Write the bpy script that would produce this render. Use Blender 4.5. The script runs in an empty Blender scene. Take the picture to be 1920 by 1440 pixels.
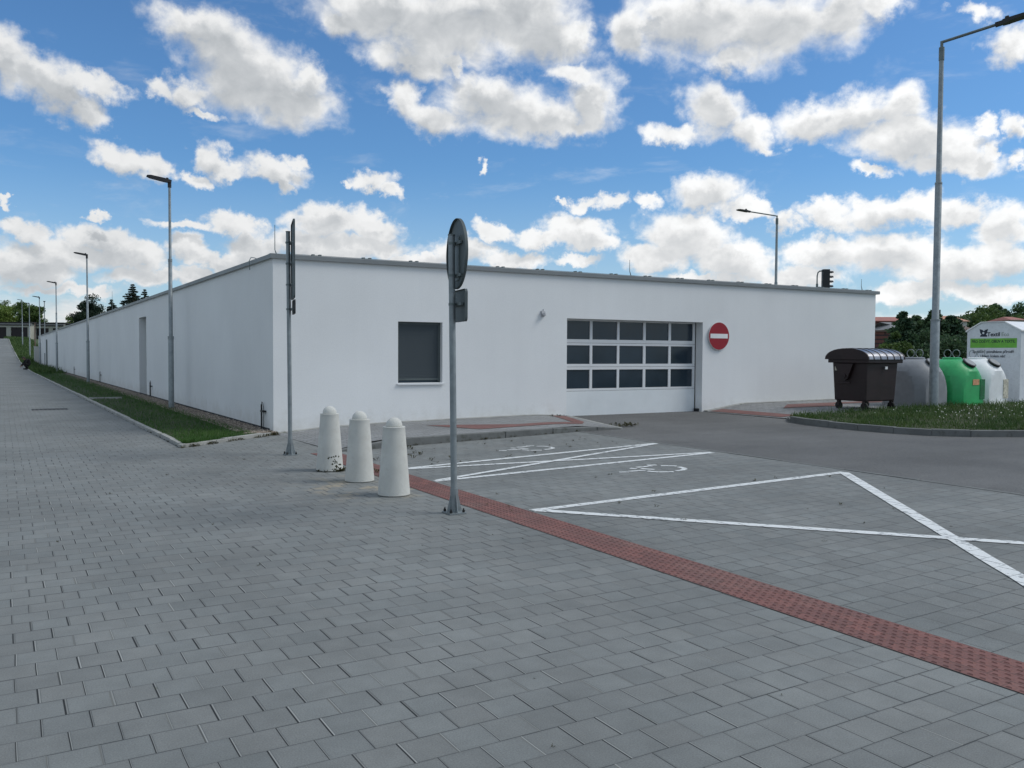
import bpy, math, random
import numpy as np
from mathutils import Vector, Matrix
R = math.radians
random.seed(7); rng = np.random.default_rng(11)
scene = bpy.context.scene
col = scene.collection
PI = math.pi

# ------------------------------------------------------------------ camera
F, YAW, PITCH, ROLL, H = 1620., .533387, .03666, .005717, 1.5
cf = Vector((math.sin(YAW)*math.cos(PITCH), math.cos(YAW)*math.cos(PITCH), -math.sin(PITCH)))
r0 = Vector((math.cos(YAW), -math.sin(YAW), 0)); u0 = r0.cross(cf)
cr = r0*math.cos(ROLL)+u0*math.sin(ROLL); cu = u0*math.cos(ROLL)-r0*math.sin(ROLL)
CAM = Vector((0, 0, H))
def ray(x, y): return (cf + cr*((x-960)/F) - cu*((y-720)/F))
def at(x, y, depth): return CAM + ray(x, y)*depth       # a point at a real distance, seen at a pixel of the photograph
cd = bpy.data.cameras.new('camera'); cam = bpy.data.objects.new('camera', cd); col.objects.link(cam)
cam.matrix_world = Matrix(((cr.x, cu.x, -cf.x, 0), (cr.y, cu.y, -cf.y, 0), (cr.z, cu.z, -cf.z, H), (0, 0, 0, 1)))
cd.sensor_width = 36; cd.lens = F/1920*36; cd.clip_end = 5000; cd.clip_start = .05
scene.camera = cam

# ------------------------------------------------------------------ node helpers
class NT:
    def __init__(s, nt): s.nt = nt; s.n = nt.nodes; s.l = nt.links
    def new(s, t, **k):
        n = s.n.new(t)
        for a, b in k.items(): setattr(n, a, b)
        return n
    def put(s, sock, v):
        if v is None: return
        if isinstance(v, bpy.types.NodeSocket): s.l.new(v, sock)
        else:
            if hasattr(sock, 'default_value'):
                if isinstance(v, (tuple, list)) and len(v) == 3 and sock.type == 'RGBA': v = (*v, 1)
                sock.default_value = v
    def m(s, op, a, b=None, c=None, clamp=False):
        n = s.new('ShaderNodeMath', operation=op, use_clamp=clamp)
        for i, v in enumerate((a, b, c)): s.put(n.inputs[i], v)
        return n.outputs[0]
    def vm(s, op, a, b=None):
        n = s.new('ShaderNodeVectorMath', operation=op)
        s.put(n.inputs[0], a)
        if b is not None: s.put(n.inputs[1], b)
        return n.outputs['Value'] if op in ('LENGTH', 'DOT_PRODUCT', 'DISTANCE') else n.outputs[0]
    def ss(s, v, a, b, lo=0., hi=1.):
        n = s.new('ShaderNodeMapRange', interpolation_type='SMOOTHSTEP')
        for i, q in enumerate((v, a, b, lo, hi)): s.put(n.inputs[i], q)
        return n.outputs[0]
    def lin(s, v, a, b, lo=0., hi=1.):
        n = s.new('ShaderNodeMapRange')
        for i, q in enumerate((v, a, b, lo, hi)): s.put(n.inputs[i], q)
        return n.outputs[0]
    def mix(s, f, a, b, bt='MIX'):
        n = s.new('ShaderNodeMix', data_type='RGBA', blend_type=bt)
        s.put(n.inputs['Factor'], f)
        ia = [i for i in n.inputs if i.type == 'RGBA']
        s.put(ia[0], a); s.put(ia[1], b)
        return [o for o in n.outputs if o.type == 'RGBA'][0]
    def noise(s, vec, sc, det=2., rough=.5, dist=0., dim='3D'):
        n = s.new('ShaderNodeTexNoise', noise_dimensions=dim)
        s.put(n.inputs['Vector'], vec); s.put(n.inputs['Scale'], sc); s.put(n.inputs['Detail'], det)
        s.put(n.inputs['Roughness'], rough); s.put(n.inputs['Distortion'], dist)
        return n.outputs[0]
    def xyz(s, v):
        n = s.new('ShaderNodeSeparateXYZ'); s.put(n.inputs[0], v); return n.outputs
    def comb(s, x, y, z):
        n = s.new('ShaderNodeCombineXYZ')
        for i, v in enumerate((x, y, z)): s.put(n.inputs[i], v)
        return n.outputs[0]
    def white(s, v, dim='3D'):
        n = s.new('ShaderNodeTexWhiteNoise', noise_dimensions=dim); s.put(n.inputs['Vector'], v); return n.outputs
def mat(name):
    m = bpy.data.materials.new(name); m.use_nodes = True
    t = NT(m.node_tree); b = m.node_tree.nodes['Principled BSDF']
    return m, t, b
def simple(name, c, rough=.6, metal=0., var=.15, sc=6., bump=0., bsc=60., spec=.5, dirt=None):
    """base colour with a little procedural variation, roughness variation and fine bump"""
    m, t, b = mat(name)
    tc = t.new('ShaderNodeTexCoord').outputs['Object']
    n = t.noise(tc, sc, 5., .6)
    f = t.lin(n, .3, .7, 1-var, 1+var)
    cc = t.vm('SCALE', t.mix(0, c, c)); cc.node.inputs[3].default_value = 1; t.l.new(f, cc.node.inputs[3])
    if dirt:
        dn = t.noise(tc, sc*2.7, 6., .65); cc = t.mix(t.ss(dn, .52, .7, 0, dirt[1]), cc, dirt[0])
    t.l.new(cc, b.inputs['Base Color'])
    t.l.new(t.lin(n, .3, .7, max(rough-.08, .02), min(rough+.08, 1)), b.inputs['Roughness'])
    b.inputs['Metallic'].default_value = metal
    b.inputs['Specular IOR Level'].default_value = spec
    if bump:
        bn = t.new('ShaderNodeBump'); bn.inputs['Strength'].default_value = bump; bn.inputs['Distance'].default_value = .01
        t.l.new(t.noise(tc, bsc, 4., .6), bn.inputs['Height']); t.l.new(bn.outputs[0], b.inputs['Normal'])
    return m

# ------------------------------------------------------------------ materials
def plaster_mat(name='white_render', base=(.80, .81, .81)):
    m, t, b = mat(name)
    p = t.new('ShaderNodeNewGeometry').outputs['Position']
    big = t.noise(p, .35, 4., .55); fine = t.noise(p, 45., 3., .7)
    x, y, z = t.xyz(p)
    st = t.noise(t.comb(t.m('MULTIPLY', x, 5.), t.m('MULTIPLY', y, 5.), t.m('MULTIPLY', z, .35)), 1., 4., .6)
    f = t.m('ADD', t.lin(big, .3, .7, .93, 1.03), t.lin(st, .3, .75, .006, -.014))
    f = t.m('MULTIPLY', f, t.lin(fine, .3, .7, .97, 1.03))
    low = t.ss(t.m('ADD', z, t.lin(t.noise(p, 3., 5., .7), .3, .7, -.18, .18)), .0, .42, .42, 0)
    c = t.vm('SCALE', base); t.l.new(f, c.node.inputs[3])
    c = t.mix(low, c, (.55, .53, .49))
    t.l.new(c, b.inputs['Base Color']); b.inputs['Roughness'].default_value = .9
    b.inputs['Specular IOR Level'].default_value = .2
    bn = t.new('ShaderNodeBump'); bn.inputs['Strength'].default_value = .35; bn.inputs['Distance'].default_value = .006
    t.l.new(t.noise(p, 90., 3., .7), bn.inputs['Height']); t.l.new(bn.outputs[0], b.inputs['Normal'])
    return m

def paver_mat(name, px=.1785, py=.183, ox=1.014, oy=3.392, cols=((.204, .216, .211), (.176, .187, .184)), red=False, jx=.031, moss=.5):
    m, t, b = mat(name)
    p = t.new('ShaderNodeNewGeometry').outputs['Position']
    wob = t.new('ShaderNodeTexNoise'); t.put(wob.inputs['Vector'], p); t.put(wob.inputs['Scale'], 1.7); t.put(wob.inputs['Detail'], 2.)
    pw = t.vm('ADD', p, t.vm('MULTIPLY', t.vm('SUBTRACT', wob.outputs['Color'], (.5, .5, .5)), (.012, .012, 0)))
    x, y, z = t.xyz(pw)
    v = t.m('DIVIDE', t.m('SUBTRACT', y, oy), py); row = t.m('FLOOR', v)
    par = t.m('MODULO', t.m('ADD', row, 2000.), 2.)
    rj = t.white(t.comb(row, 3.3, 1.))[0]
    u = t.m('ADD', t.m('DIVIDE', t.m('SUBTRACT', x, ox), px), t.m('MULTIPLY', par, .5))
    u = t.m('ADD', u, t.lin(rj, 0, 1, -.03, .03))
    cell = t.m('FLOOR', u); fu = t.m('FRACT', u); fv = t.m('FRACT', v)
    du = t.m('MINIMUM', fu, t.m('SUBTRACT', 1., fu)); dv = t.m('MINIMUM', fv, t.m('SUBTRACT', 1., fv))
    w = t.white(t.comb(cell, row, 7.)); wr = t.xyz(w[1])
    jr = t.white(t.comb(t.m('ROUND', u), row, 2.)); jrr = t.xyz(jr[1])
    wid = t.lin(jrr[0], 0, 1, jx*.55, jx*1.5)
    mu = t.ss(t.m('DIVIDE', du, wid), .75, 1.15, 1, 0)
    rr = t.white(t.comb(t.m('ROUND', v), t.m('FLOOR', t.m('MULTIPLY', u, 1.)), 5.)); 
    wv = t.lin(rr[0], 0, 1, .006, .02)
    mv = t.ss(t.m('DIVIDE', dv, wv), .7, 1.2, 1, 0)
    gr = t.noise(p, 150., 3., .7); big = t.noise(p, .6, 5., .6); med = t.noise(p, 7., 5., .6)
    base = t.mix(wr[0], cols[0], cols[1])
    base = t.mix(t.m('MULTIPLY', wr[1], .22), base, (.20, .19, .175))
    f = t.m('MULTIPLY', t.lin(big, .3, .7, .82, 1.16), t.m('MULTIPLY', t.lin(gr, .3, .7, .78, 1.22), t.lin(med, .3, .7, .93, 1.08)))
    c = t.vm('SCALE', base); t.l.new(f, c.node.inputs[3])
    # pale lime / sand stains, and the sand washed round the bollards
    dd = t.vm('LENGTH', t.vm('MULTIPLY', t.vm('SUBTRACT', p, (3.42, 9.05, 0.)), (1., .75, 0.)))
    sand = t.m('MULTIPLY', t.ss(dd, .25, 1.0, 1., 0.), t.ss(t.noise(p, 3.2, 5., .7), .46, .62, 0, .55)); c = t.mix(sand, c, (.42, .35, .24))
    sp = t.noise(p, 11., 5., .75); c = t.mix(t.ss(sp, .68, .76, 0, .5), c, (.42, .41, .36))
    st = t.noise(p, 2.3, 6., .72); c = t.mix(t.ss(st, .66, .78, 0, .30), c, (.36, .33, .27))
    edge = t.ss(t.m('MINIMUM', t.m('MULTIPLY', du, px), t.m('MULTIPLY', dv, py)), .004, .016, .12, 0)
    c = t.mix(edge, c, (.08, .085, .09))
    jc = t.mix(t.ss(jrr[1], .74, .88), (.022, .025, .026), (.15, .155, .145))
    half = t.ss(t.m('SUBTRACT', fu, t.m('ROUND', fu)), -.003, .003)       # pale edge highlight painted along the right of each joint
    jc = t.mix(half, jc, t.mix(jrr[2], (.16, .165, .16), (.33, .335, .32)))
    mossn = t.ss(t.noise(p, 5., 5., .7), .62, .72, 0, moss)
    jc = t.mix(mossn, jc, (.055, .075, .03))
    c = t.mix(t.m('MULTIPLY', mu, 1.), c, jc)
    c = t.mix(t.m('MULTIPLY', mv, t.lin(rr[0], 0, 1, .35, .9)), c, (.045, .049, .05))
    t.l.new(c, b.inputs['Base Color'])
    b.inputs['Roughness'].default_value = .85; b.inputs['Specular IOR Level'].default_value = .3
    hgt = t.m('SUBTRACT', t.m('MULTIPLY', gr, .08), t.m('MAXIMUM', mu, t.m('MULTIPLY', mv, .6)))
    hgt = t.m('ADD', hgt, t.m('MULTIPLY', wr[2], .25))
    bn = t.new('ShaderNodeBump'); bn.inputs['Strength'].default_value = .7; bn.inputs['Distance'].default_value = .004
    t.l.new(hgt, bn.inputs['Height']); t.l.new(bn.outputs[0], b.inputs['Normal'])
    return m

def red_tactile_mat():
    m, t, b = mat('red_tactile_concrete')
    p = t.new('ShaderNodeNewGeometry').outputs['Position']
    x, y, z = t.xyz(p)
    v = t.m('DIVIDE', t.m('SUBTRACT', y, 3.392), .2); u = t.m('DIVIDE', t.m('SUBTRACT', x, 3.87), .1)
    row = t.m('FLOOR', u); v2 = t.m('ADD', v, t.m('MULTIPLY', row, .37))
    w = t.white(t.comb(row, t.m('FLOOR', v2), 1.))
    fu = t.m('FRACT', u); fv = t.m('FRACT', v2)
    du = t.m('MINIMUM', fu, t.m('SUBTRACT', 1., fu)); dv = t.m('MINIMUM', fv, t.m('SUBTRACT', 1., fv))
    j = t.m('MAXIMUM', t.ss(du, .02, .05, 1, 0), t.ss(dv, .01, .022, .7, 0))
    c = t.mix(w[0], (.215, .095, .082), (.165, .078, .070))
    n = t.noise(p, 60., 4., .7); n2 = t.noise(p, 1.3, 5., .65)
    c = t.mix(t.ss(n2, .45, .75, 0, .4), c, (.20, .15, .13))
    s = t.vm('SCALE', c); t.l.new(t.lin(n, .3, .7, .8, 1.2), s.node.inputs[3])
    c = t.mix(t.m('MULTIPLY', j, .8), s, (.06, .035, .03))
    t.l.new(c, b.inputs['Base Color']); b.inputs['Roughness'].default_value = .85
    return m

def asphalt_mat():
    m, t, b = mat('asphalt')
    p = t.new('ShaderNodeNewGeometry').outputs['Position']
    x, y, z = t.xyz(p)
    g = t.noise(p, 120., 3., .8); g2 = t.noise(p, 35., 3., .6); big = t.noise(p, .5, 5., .6)
    track = t.noise(t.comb(t.m('MULTIPLY', x, .12), t.m('MULTIPLY', y, .9), 0.), 1., 4., .6)
    c = t.mix(t.lin(g, .38, .62), (.055, .056, .056), (.175, .175, .171))
    f = t.m('MULTIPLY', t.lin(big, .3, .7, .78, 1.18), t.m('MULTIPLY', t.lin(track, .35, .65, .9, 1.08), t.lin(g2, .3, .7, .9, 1.1)))
    s = t.vm('SCALE', c); t.l.new(f, s.node.inputs[3])
    t.l.new(s, b.inputs['Base Color']); b.inputs['Roughness'].default_value = .85
    bn = t.new('ShaderNodeBump'); bn.inputs['Strength'].default_value = .6; bn.inputs['Distance'].default_value = .006
    t.l.new(g, bn.inputs['Height']); t.l.new(bn.outputs[0], b.inputs['Normal'])
    return m

def paint_mat():
    """worn road paint: mask of wear lets the slab colour through"""
    m, t, b = mat('white_road_paint')
    p = t.new('ShaderNodeNewGeometry').outputs['Position']
    x, y, z = t.xyz(p)
    v = t.m('DIVIDE', t.m('SUBTRACT', y, 3.392), .183); row = t.m('FLOOR', v)
    par = t.m('MODULO', t.m('ADD', row, 2000.), 2.)
    u = t.m('ADD', t.m('DIVIDE', t.m('SUBTRACT', x, 1.014), .1785), t.m('MULTIPLY', par, .5))
    fu = t.m('FRACT', u); du = t.m('MINIMUM', fu, t.m('SUBTRACT', 1., fu)); fv = t.m('FRACT', v); dv = t.m('MINIMUM', fv, t.m('SUBTRACT', 1., fv))
    j = t.m('MAXIMUM', t.ss(du, .02, .045, 1, 0), t.ss(dv, .012, .03, .7, 0))
    n = t.noise(p, 14., 6., .75); n2 = t.noise(p, 90., 3., .7); n3 = t.noise(p, 1.1, 3.)
    wear = t.m('MAXIMUM', t.m('MULTIPLY', j, t.ss(n, .38, .55, .5, 1.)), t.ss(t.m('ADD', n, t.lin(n3, .3, .7, -.06, .08)), .575, .66, 0, .85))
    c = t.mix(t.lin(n2, .3, .7), (.62, .64, .63), (.80, .81, .80))
    c = t.mix(wear, c, (.15, .16, .165))
    t.l.new(c, b.inputs['Base Color']); b.inputs['Roughness'].default_value = .7
    return m

def leaf_mat(name, c1, c2, rough=.6):
    m, t, b = mat(name)
    g = t.new('ShaderNodeNewGeometry'); 
    r = g.outputs['Random Per Island']
    n = t.noise(g.outputs['Position'], 1.1, 4.)
    c = t.mix(t.m('ADD', t.m('MULTIPLY', r, .7), t.lin(n, .32, .68, -.35, .6), clamp=True), c1, c2)
    t.l.new(c, b.inputs['Base Color']); b.inputs['Roughness'].default_value = rough
    b.inputs['Specular IOR Level'].default_value = .3
    tr = t.new('ShaderNodeBsdfTranslucent'); t.l.new(c, tr.inputs[0])
    mx = t.new('ShaderNodeMixShader'); mx.inputs[0].default_value = .3
    t.l.new(b.outputs[0], mx.inputs[1]); t.l.new(tr.outputs[0], mx.inputs[2])
    out = [q for q in t.n if q.type == 'OUTPUT_MATERIAL'][0]; t.l.new(mx.outputs[0], out.inputs[0])
    return m

M = {}
M['render'] = plaster_mat()
M['paver'] = paver_mat('grey_concrete_pavers')
M['paver_walk'] = paver_mat('grey_sidewalk_slabs', px=.2, py=.1, cols=((.27, .275, .275), (.22, .225, .228)), jx=.03)
M['red'] = red_tactile_mat()
M['asphalt'] = asphalt_mat()
M['paint'] = paint_mat()
M['kerb'] = simple('kerb_concrete', (.34, .34, .32), .9, var=.2, sc=3., bump=.5, bsc=80., dirt=((.10, .11, .07), .7))
M['kerb_dark'] = simple('grey_kerb_concrete', (.15, .155, .15), .9, var=.2, sc=3., bump=.5, bsc=80., dirt=((.07, .075, .06), .6))
M['soil'] = simple('soil', (.05, .055, .025), .95, var=.4, sc=5., bump=.8, bsc=40.)
M['field'] = simple('meadow_ground', (.06, .085, .03), .95, var=.35, sc=.4, bump=.5, bsc=5.)
M['gravel_bed'] = simple('gravel_bed', (.16, .13, .10), .95, var=.5, sc=30., bump=1., bsc=60.)
M['capmetal'] = simple('grey_parapet_sheet', (.22, .235, .24), .5, .3, var=.08, sc=2.)
M['white_alu'] = simple('white_coated_aluminium', (.72, .73, .74), .4, var=.04, sc=3.)
M['white_panel'] = simple('white_door_panel', (.74, .77, .78), .5, var=.05, sc=2.)
M['dark_gap'] = simple('black_rubber', (.012, .013, .014), .8)
M['galv'] = simple('galvanised_steel', (.27, .30, .31), .5, .55, var=.22, sc=9., bump=.1)
M['galv_dark'] = simple('weathered_galvanised_steel', (.17, .20, .20), .55, .4, var=.25, sc=9.)
M['lamp_black'] = simple('black_lamp_housing', (.012, .013, .015), .45)
M['sign_back'] = simple('grey_sign_back', (.085, .105, .108), .55, .2, var=.15, sc=4.)
M['sign_red'] = simple('sign_red', (.30, .003, .016), .4, var=.08)
M['sign_white'] = simple('sign_white', (.80, .80, .80), .4, var=.05)
M['concrete'] = simple('bollard_concrete', (.58, .58, .54), .9, var=.10, sc=5., bump=.5, bsc=120., dirt=((.46, .44, .39), .3))
M['glass_dark'] = simple('dark_tinted_glass', (.022, .038, .055), .16, var=.25, sc=.8, spec=.5)
M['blind'] = simple('window_blind_mesh', (.058, .074, .084), .7, var=.12, sc=160.)
M['plinth'] = simple('bitumen_plinth', (.022, .024, .028), .85, var=.3)
M['door_dark'] = simple('grey_steel_door', (.20, .22, .23), .5)
M['bin_brown'] = simple('dark_brown_plastic', (.019, .009, .010), .5, var=.35, sc=3., dirt=((.030, .020, .018), .5))
M['bin_lid'] = simple('dark_worn_lid_steel', (.30, .30, .32), .32, .9, var=.3, sc=4.)
M['rubber'] = simple('wheel_rubber', (.015, .015, .015), .8)
M['bell_grey'] = simple('grey_fibreglass', (.24, .25, .265), .45, var=.1)
M['bell_green'] = simple('green_fibreglass', (.03, .38, .12), .4, var=.12)
M['bell_white'] = simple('white_fibreglass', (.80, .82, .82), .4, var=.06)
M['box_white'] = simple('white_painted_steel', (.66, .69, .72), .5, var=.07, dirt=((.35, .36, .36), .3))
M['banner_green'] = simple('green_banner', (.15, .44, .05), .5)
M['ink'] = simple('dark_print', (.012, .02, .035), .6)
M['ink_dim'] = simple('grey_print', (.30, .36, .30), .6)
M['sticker_orange'] = simple('orange_sticker', (.60, .30, .16), .5, var=.3, sc=20.)
M['sticker_paper'] = simple('paper_sticker', (.55, .52, .42), .6, var=.5, sc=22.)
M['sticker_green'] = simple('green_sticker', (.012, .15, .05), .5, var=.5, sc=20.)
M['roof_red'] = simple('red_clay_roof', (.36, .15, .12), .8, var=.12, sc=2.)
M['roof_orange'] = simple('orange_clay_roof', (.50, .27, .18), .8, var=.15, sc=2.)
M['roof_brown'] = simple('old_brown_roof', (.16, .11, .09), .85, var=.2, sc=2.)
M['house_wall'] = simple('pale_house_wall', (.50, .50, .48), .9, var=.08, sc=1.)
M['house_maroon'] = simple('maroon_house_wall', (.13, .045, .045), .85, var=.1, sc=1.)
M['garage_door'] = simple('dark_brown_garage_door', (.022, .017, .02), .7, var=.2)
M['garage_wall'] = simple('cream_garage_wall', (.42, .42, .37), .9, var=.1, sc=1.)
M['fascia'] = simple('grey_fascia', (.22, .22, .22), .8)
M['black_felt'] = simple('black_roof_felt', (.02, .02, .02), .9)
M['bark'] = simple('bark', (.08, .06, .045), .95, var=.3)
M['grass'] = leaf_mat('grass_blades', (.034, .10, .018), (.09, .18, .04))
M['grass2'] = leaf_mat('meadow_blades', (.034, .082, .02), (.10, .155, .045))
M['flower'] = simple('white_clover', (.6, .62, .55), .7)
M['weed'] = leaf_mat('weed_leaves', (.03, .035, .015), (.09, .08, .03))
M['leaf_light'] = leaf_mat('sunny_leaves', (.10, .16, .03), (.24, .32, .08))
M['leaf_mid'] = leaf_mat('green_leaves', (.045, .09, .025), (.13, .19, .05))
M['leaf_dark'] = leaf_mat('dark_needles', (.012, .03, .02), (.04, .07, .04))
M['leaf_spruce'] = leaf_mat('spruce_needles', (.018, .035, .025), (.05, .075, .05))
M['leaf_jun'] = leaf_mat('juniper_needles', (.025, .06, .033), (.11, .18, .08))
M['leaf_hill'] = leaf_mat('hill_leaves', (.04, .09, .04), (.12, .19, .075))
M['skin'] = simple('skin', (.28, .17, .12), .7)
M['cloth_black'] = simple('black_clothes', (.010, .010, .012), .9)
M['hair_dark'] = simple('dark_hair', (.02, .013, .008), .7)
M['siren'] = simple('grey_siren_housing', (.35, .36, .38), .5)
def brick_mat():
    m, t, b = mat('red_brick')
    tc = t.new('ShaderNodeTexCoord').outputs['Object']
    x, y, z = t.xyz(tc)
    n = t.new('ShaderNodeTexBrick'); t.put(n.inputs['Vector'], t.comb(x, z, 0.))
    t.put(n.inputs['Color1'], (.17, .065, .05)); t.put(n.inputs['Color2'], (.12, .05, .045)); t.put(n.inputs['Mortar'], (.05, .03, .03))
    t.put(n.inputs['Scale'], 1.); n.inputs['Brick Width'].default_value = 2.2; n.inputs['Row Height'].default_value = .22; n.inputs['Mortar Size'].default_value = .045
    t.l.new(n.outputs[0], b.inputs['Base Color']); b.inputs['Roughness'].default_value = .85
    return m
M['brick'] = brick_mat()

# ------------------------------------------------------------------ mesh helpers
class MB:
    def __init__(s): s.v = []; s.f = []
    def add(s, vs, fs):
        o = len(s.v); s.v += [tuple(map(float, p)) for p in vs]; s.f += [tuple(i+o for i in f) for f in fs]; return s
    def box(s, a, b):
        x0, y0, z0 = a; x1, y1, z1 = b
        return s.add([(x0, y0, z0), (x1, y0, z0), (x1, y1, z0), (x0, y1, z0), (x0, y0, z1), (x1, y0, z1), (x1, y1, z1), (x0, y1, z1)],
                     [(3, 2, 1, 0), (4, 5, 6, 7), (0, 1, 5, 4), (1, 2, 6, 5), (2, 3, 7, 6), (3, 0, 4, 7)])
    def prism(s, poly, z0, z1):
        n = len(poly); g = lambda z, p: z(p[0], p[1]) if callable(z) else z
        a = sum(poly[i][0]*poly[(i+1) % n][1]-poly[(i+1) % n][0]*poly[i][1] for i in range(n))
        if a < 0: poly = poly[::-1]
        vs = [(p[0], p[1], g(z0, p)) for p in poly]+[(p[0], p[1], g(z1, p)) for p in poly]
        return s.add(vs, [tuple(range(n))[::-1], tuple(range(n, 2*n))]+[(i, (i+1) % n, n+(i+1) % n, n+i) for i in range(n)])
    def extr(s, prof, axis, a, b):
        """profile of 2D points extruded along an axis (0: x, profile = (y,z); 1: y, profile=(x,z))"""
        n = len(prof)
        P = (lambda p, c: (c, p[0], p[1])) if axis == 0 else (lambda p, c: (p[0], c, p[1]))
        vs = [P(p, a) for p in prof]+[P(p, b) for p in prof]
        return s.add(vs, [tuple(range(n))[::-1], tuple(range(n, 2*n))]+[(i, (i+1) % n, n+(i+1) % n, n+i) for i in range(n)])
    def tube(s, pts, r, n=12, cap=True):
        pts = [Vector(p) for p in pts]; rs = r if isinstance(r, (list, tuple)) else [r]*len(pts)
        o = len(s.v); up = Vector((0, 0, 1)); prev = None
        for i, p in enumerate(pts):
            d = (pts[min(i+1, len(pts)-1)]-pts[max(i-1, 0)]).normalized()
            if prev is None:
                a = d.orthogonal().normalized()
            else:
                a = (prev-d*prev.dot(d)); a = a.normalized() if a.length > 1e-6 else d.orthogonal().normalized()
            prev = a; b = d.cross(a)
            for k in range(n):
                t = 2*PI*k/n; q = p+(a*math.cos(t)+b*math.sin(t))*rs[i]; s.v.append(tuple(q))
        for i in range(len(pts)-1):
            for k in range(n):
                a0 = o+i*n+k; a1 = o+i*n+(k+1) % n; s.f.append((a0, a1, a1+n, a0+n))
        if cap:
            s.f.append(tuple(o+k for k in range(n))[::-1]); s.f.append(tuple(o+(len(pts)-1)*n+k for k in range(n)))
        return s
    def lathe(s, prof, c=(0, 0, 0), n=32):
        return s.tube([(c[0], c[1], c[2]+z) for r, z in prof], [max(r, 1e-4) for r, z in prof], n) if False else s._lathe(prof, c, n)
    def _lathe(s, prof, c, n):
        o = len(s.v)
        for r, z in prof:
            for k in range(n):
                t = 2*PI*k/n; s.v.append((c[0]+r*math.cos(t), c[1]+r*math.sin(t), c[2]+z))
        for i in range(len(prof)-1):
            for k in range(n):
                a0 = o+i*n+k; a1 = o+i*n+(k+1) % n; s.f.append((a0, a1, a1+n, a0+n))
        s.f.append(tuple(o+k for k in range(n))[::-1]); s.f.append(tuple(o+(len(prof)-1)*n+k for k in range(n)))
        return s
    def disc(s, c, nrm, r, th, n=40, ry=None):
        nrm = Vector(nrm).normalized(); a = Vector((0, 0, 1)).cross(nrm)
        a = a.normalized() if a.length > 1e-3 else Vector((1, 0, 0)); b = nrm.cross(a); ry = ry or r
        o = len(s.v); c = Vector(c)
        for k in (0, 1):
            for i in range(n):
                t = 2*PI*i/n; s.v.append(tuple(c+a*math.cos(t)*r+b*math.sin(t)*ry+nrm*(th*k)))
        s.f.append(tuple(o+i for i in range(n))[::-1]); s.f.append(tuple(o+n+i for i in range(n)))
        for i in range(n): s.f.append((o+i, o+(i+1) % n, o+n+(i+1) % n, o+n+i))
        return s
    def build(s, name, m, parent=None, smooth=False, loc=None, bevel=0.):
        me = bpy.data.meshes.new(name); me.from_pydata(s.v, [], s.f); me.update()
        me.materials.append(m if not isinstance(m, str) else M[m])
        o = bpy.data.objects.new(name, me); col.objects.link(o)
        if parent: o.parent = parent
        if loc: o.location = loc
        if smooth:
            for p in me.polygons: p.use_smooth = True
            try: me.set_sharp_from_angle(angle=R(16 if name == 'shell' else 40))
            except Exception: pass
        if bevel:
            bv = o.modifiers.new('bevel', 'BEVEL'); bv.width = bevel; bv.segments = 2; bv.limit_method = 'ANGLE'
        return o
def tag(o, label=None, cat=None, group=None, kind=None):
    for k, v in (('label', label), ('category', cat), ('group', group), ('kind', kind)):
        if v: o[k] = v
    return o
def empty(name, loc=(0, 0, 0), rz=0.):
    o = bpy.data.objects.new(name, None); o.location = loc; o.rotation_euler.z = rz; o.empty_display_size = .2; col.objects.link(o); return o
def copy_tree(o, parent=None):
    c = o.copy(); col.objects.link(c); c.parent = parent
    for ch in [q for q in list(bpy.data.objects) if q.parent == o]: copy_tree(ch, c)
    return c
def fast_mesh(name, V, faces_n, m, parent=None):
    """V: (k*n,3) array, each face its own n vertices"""
    me = bpy.data.meshes.new(name); V = np.asarray(V, dtype=np.float32).reshape(-1, 3); nv = len(V); nf = nv//faces_n
    me.vertices.add(nv); me.vertices.foreach_set('co', V.ravel())
    me.loops.add(nv); me.loops.foreach_set('vertex_index', np.arange(nv, dtype=np.int32))
    me.polygons.add(nf); me.polygons.foreach_set('loop_start', np.arange(0, nv, faces_n, dtype=np.int32))
    me.update(calc_edges=True); me.validate()
    me.materials.append(M[m]); o = bpy.data.objects.new(name, me); col.objects.link(o)
    if parent: o.parent = parent
    return o

# ------------------------------------------------------------------ ground heights
RP = [(-1e3, 0), (62, .0), (75, .08), (88, .43), (100, 1.03), (114, 1.82), (128, 2.78), (145, 3.05), (172, 3.35), (400, 3.6), (1e4, 3.6)]
def rz(y):
    for (a, za), (b, zb) in zip(RP, RP[1:]):
        if y <= b: return za+(zb-za)*(y-a)/(b-a)
    return 3.6
def h(x, y):
    if x > 4.27 and y < 60: return min(max(.0187*(x-4.27), 0), .09)
    z = rz(y); kx = kerb_x(y)
    if x > kx and y > 70: z -= .33*min(x-kx, 2.2)*min(max((y-70)/22, 0), 1)*min(max((150-y)/20, 0), 1)
    return z
KP = [(14, 2.36), (75, 1.50), (88.1, 1.32), (100.7, 1.15), (114, .96), (127.5, .77), (172, .3), (1e4, .3)]
def kerb_x(y):
    if y < 14: return 2.36
    for (a, xa), (b, xb) in zip(KP, KP[1:]):
        if y <= b: return xa+(xb-xa)*(y-a)/(b-a)
    return .3

def grid(name, xs, ys, zf, m, **tg):
    b = MB(); nx = len(xs)
    b.v = [(x, y, zf(x, y)) for y in ys for x in xs]
    b.f = [(j*nx+i, j*nx+i+1, (j+1)*nx+i+1, (j+1)*nx+i) for j in range(len(ys)-1) for i in range(nx-1)]
    return tag(b.build(name, m, smooth=True), **tg)
ysr = [-14, -8, 0, 10, 14, 20, 30, 45, 62, 68, 75, 81, 88, 94, 100, 107, 114, 121, 128, 136, 145, 158, 172]
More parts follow.
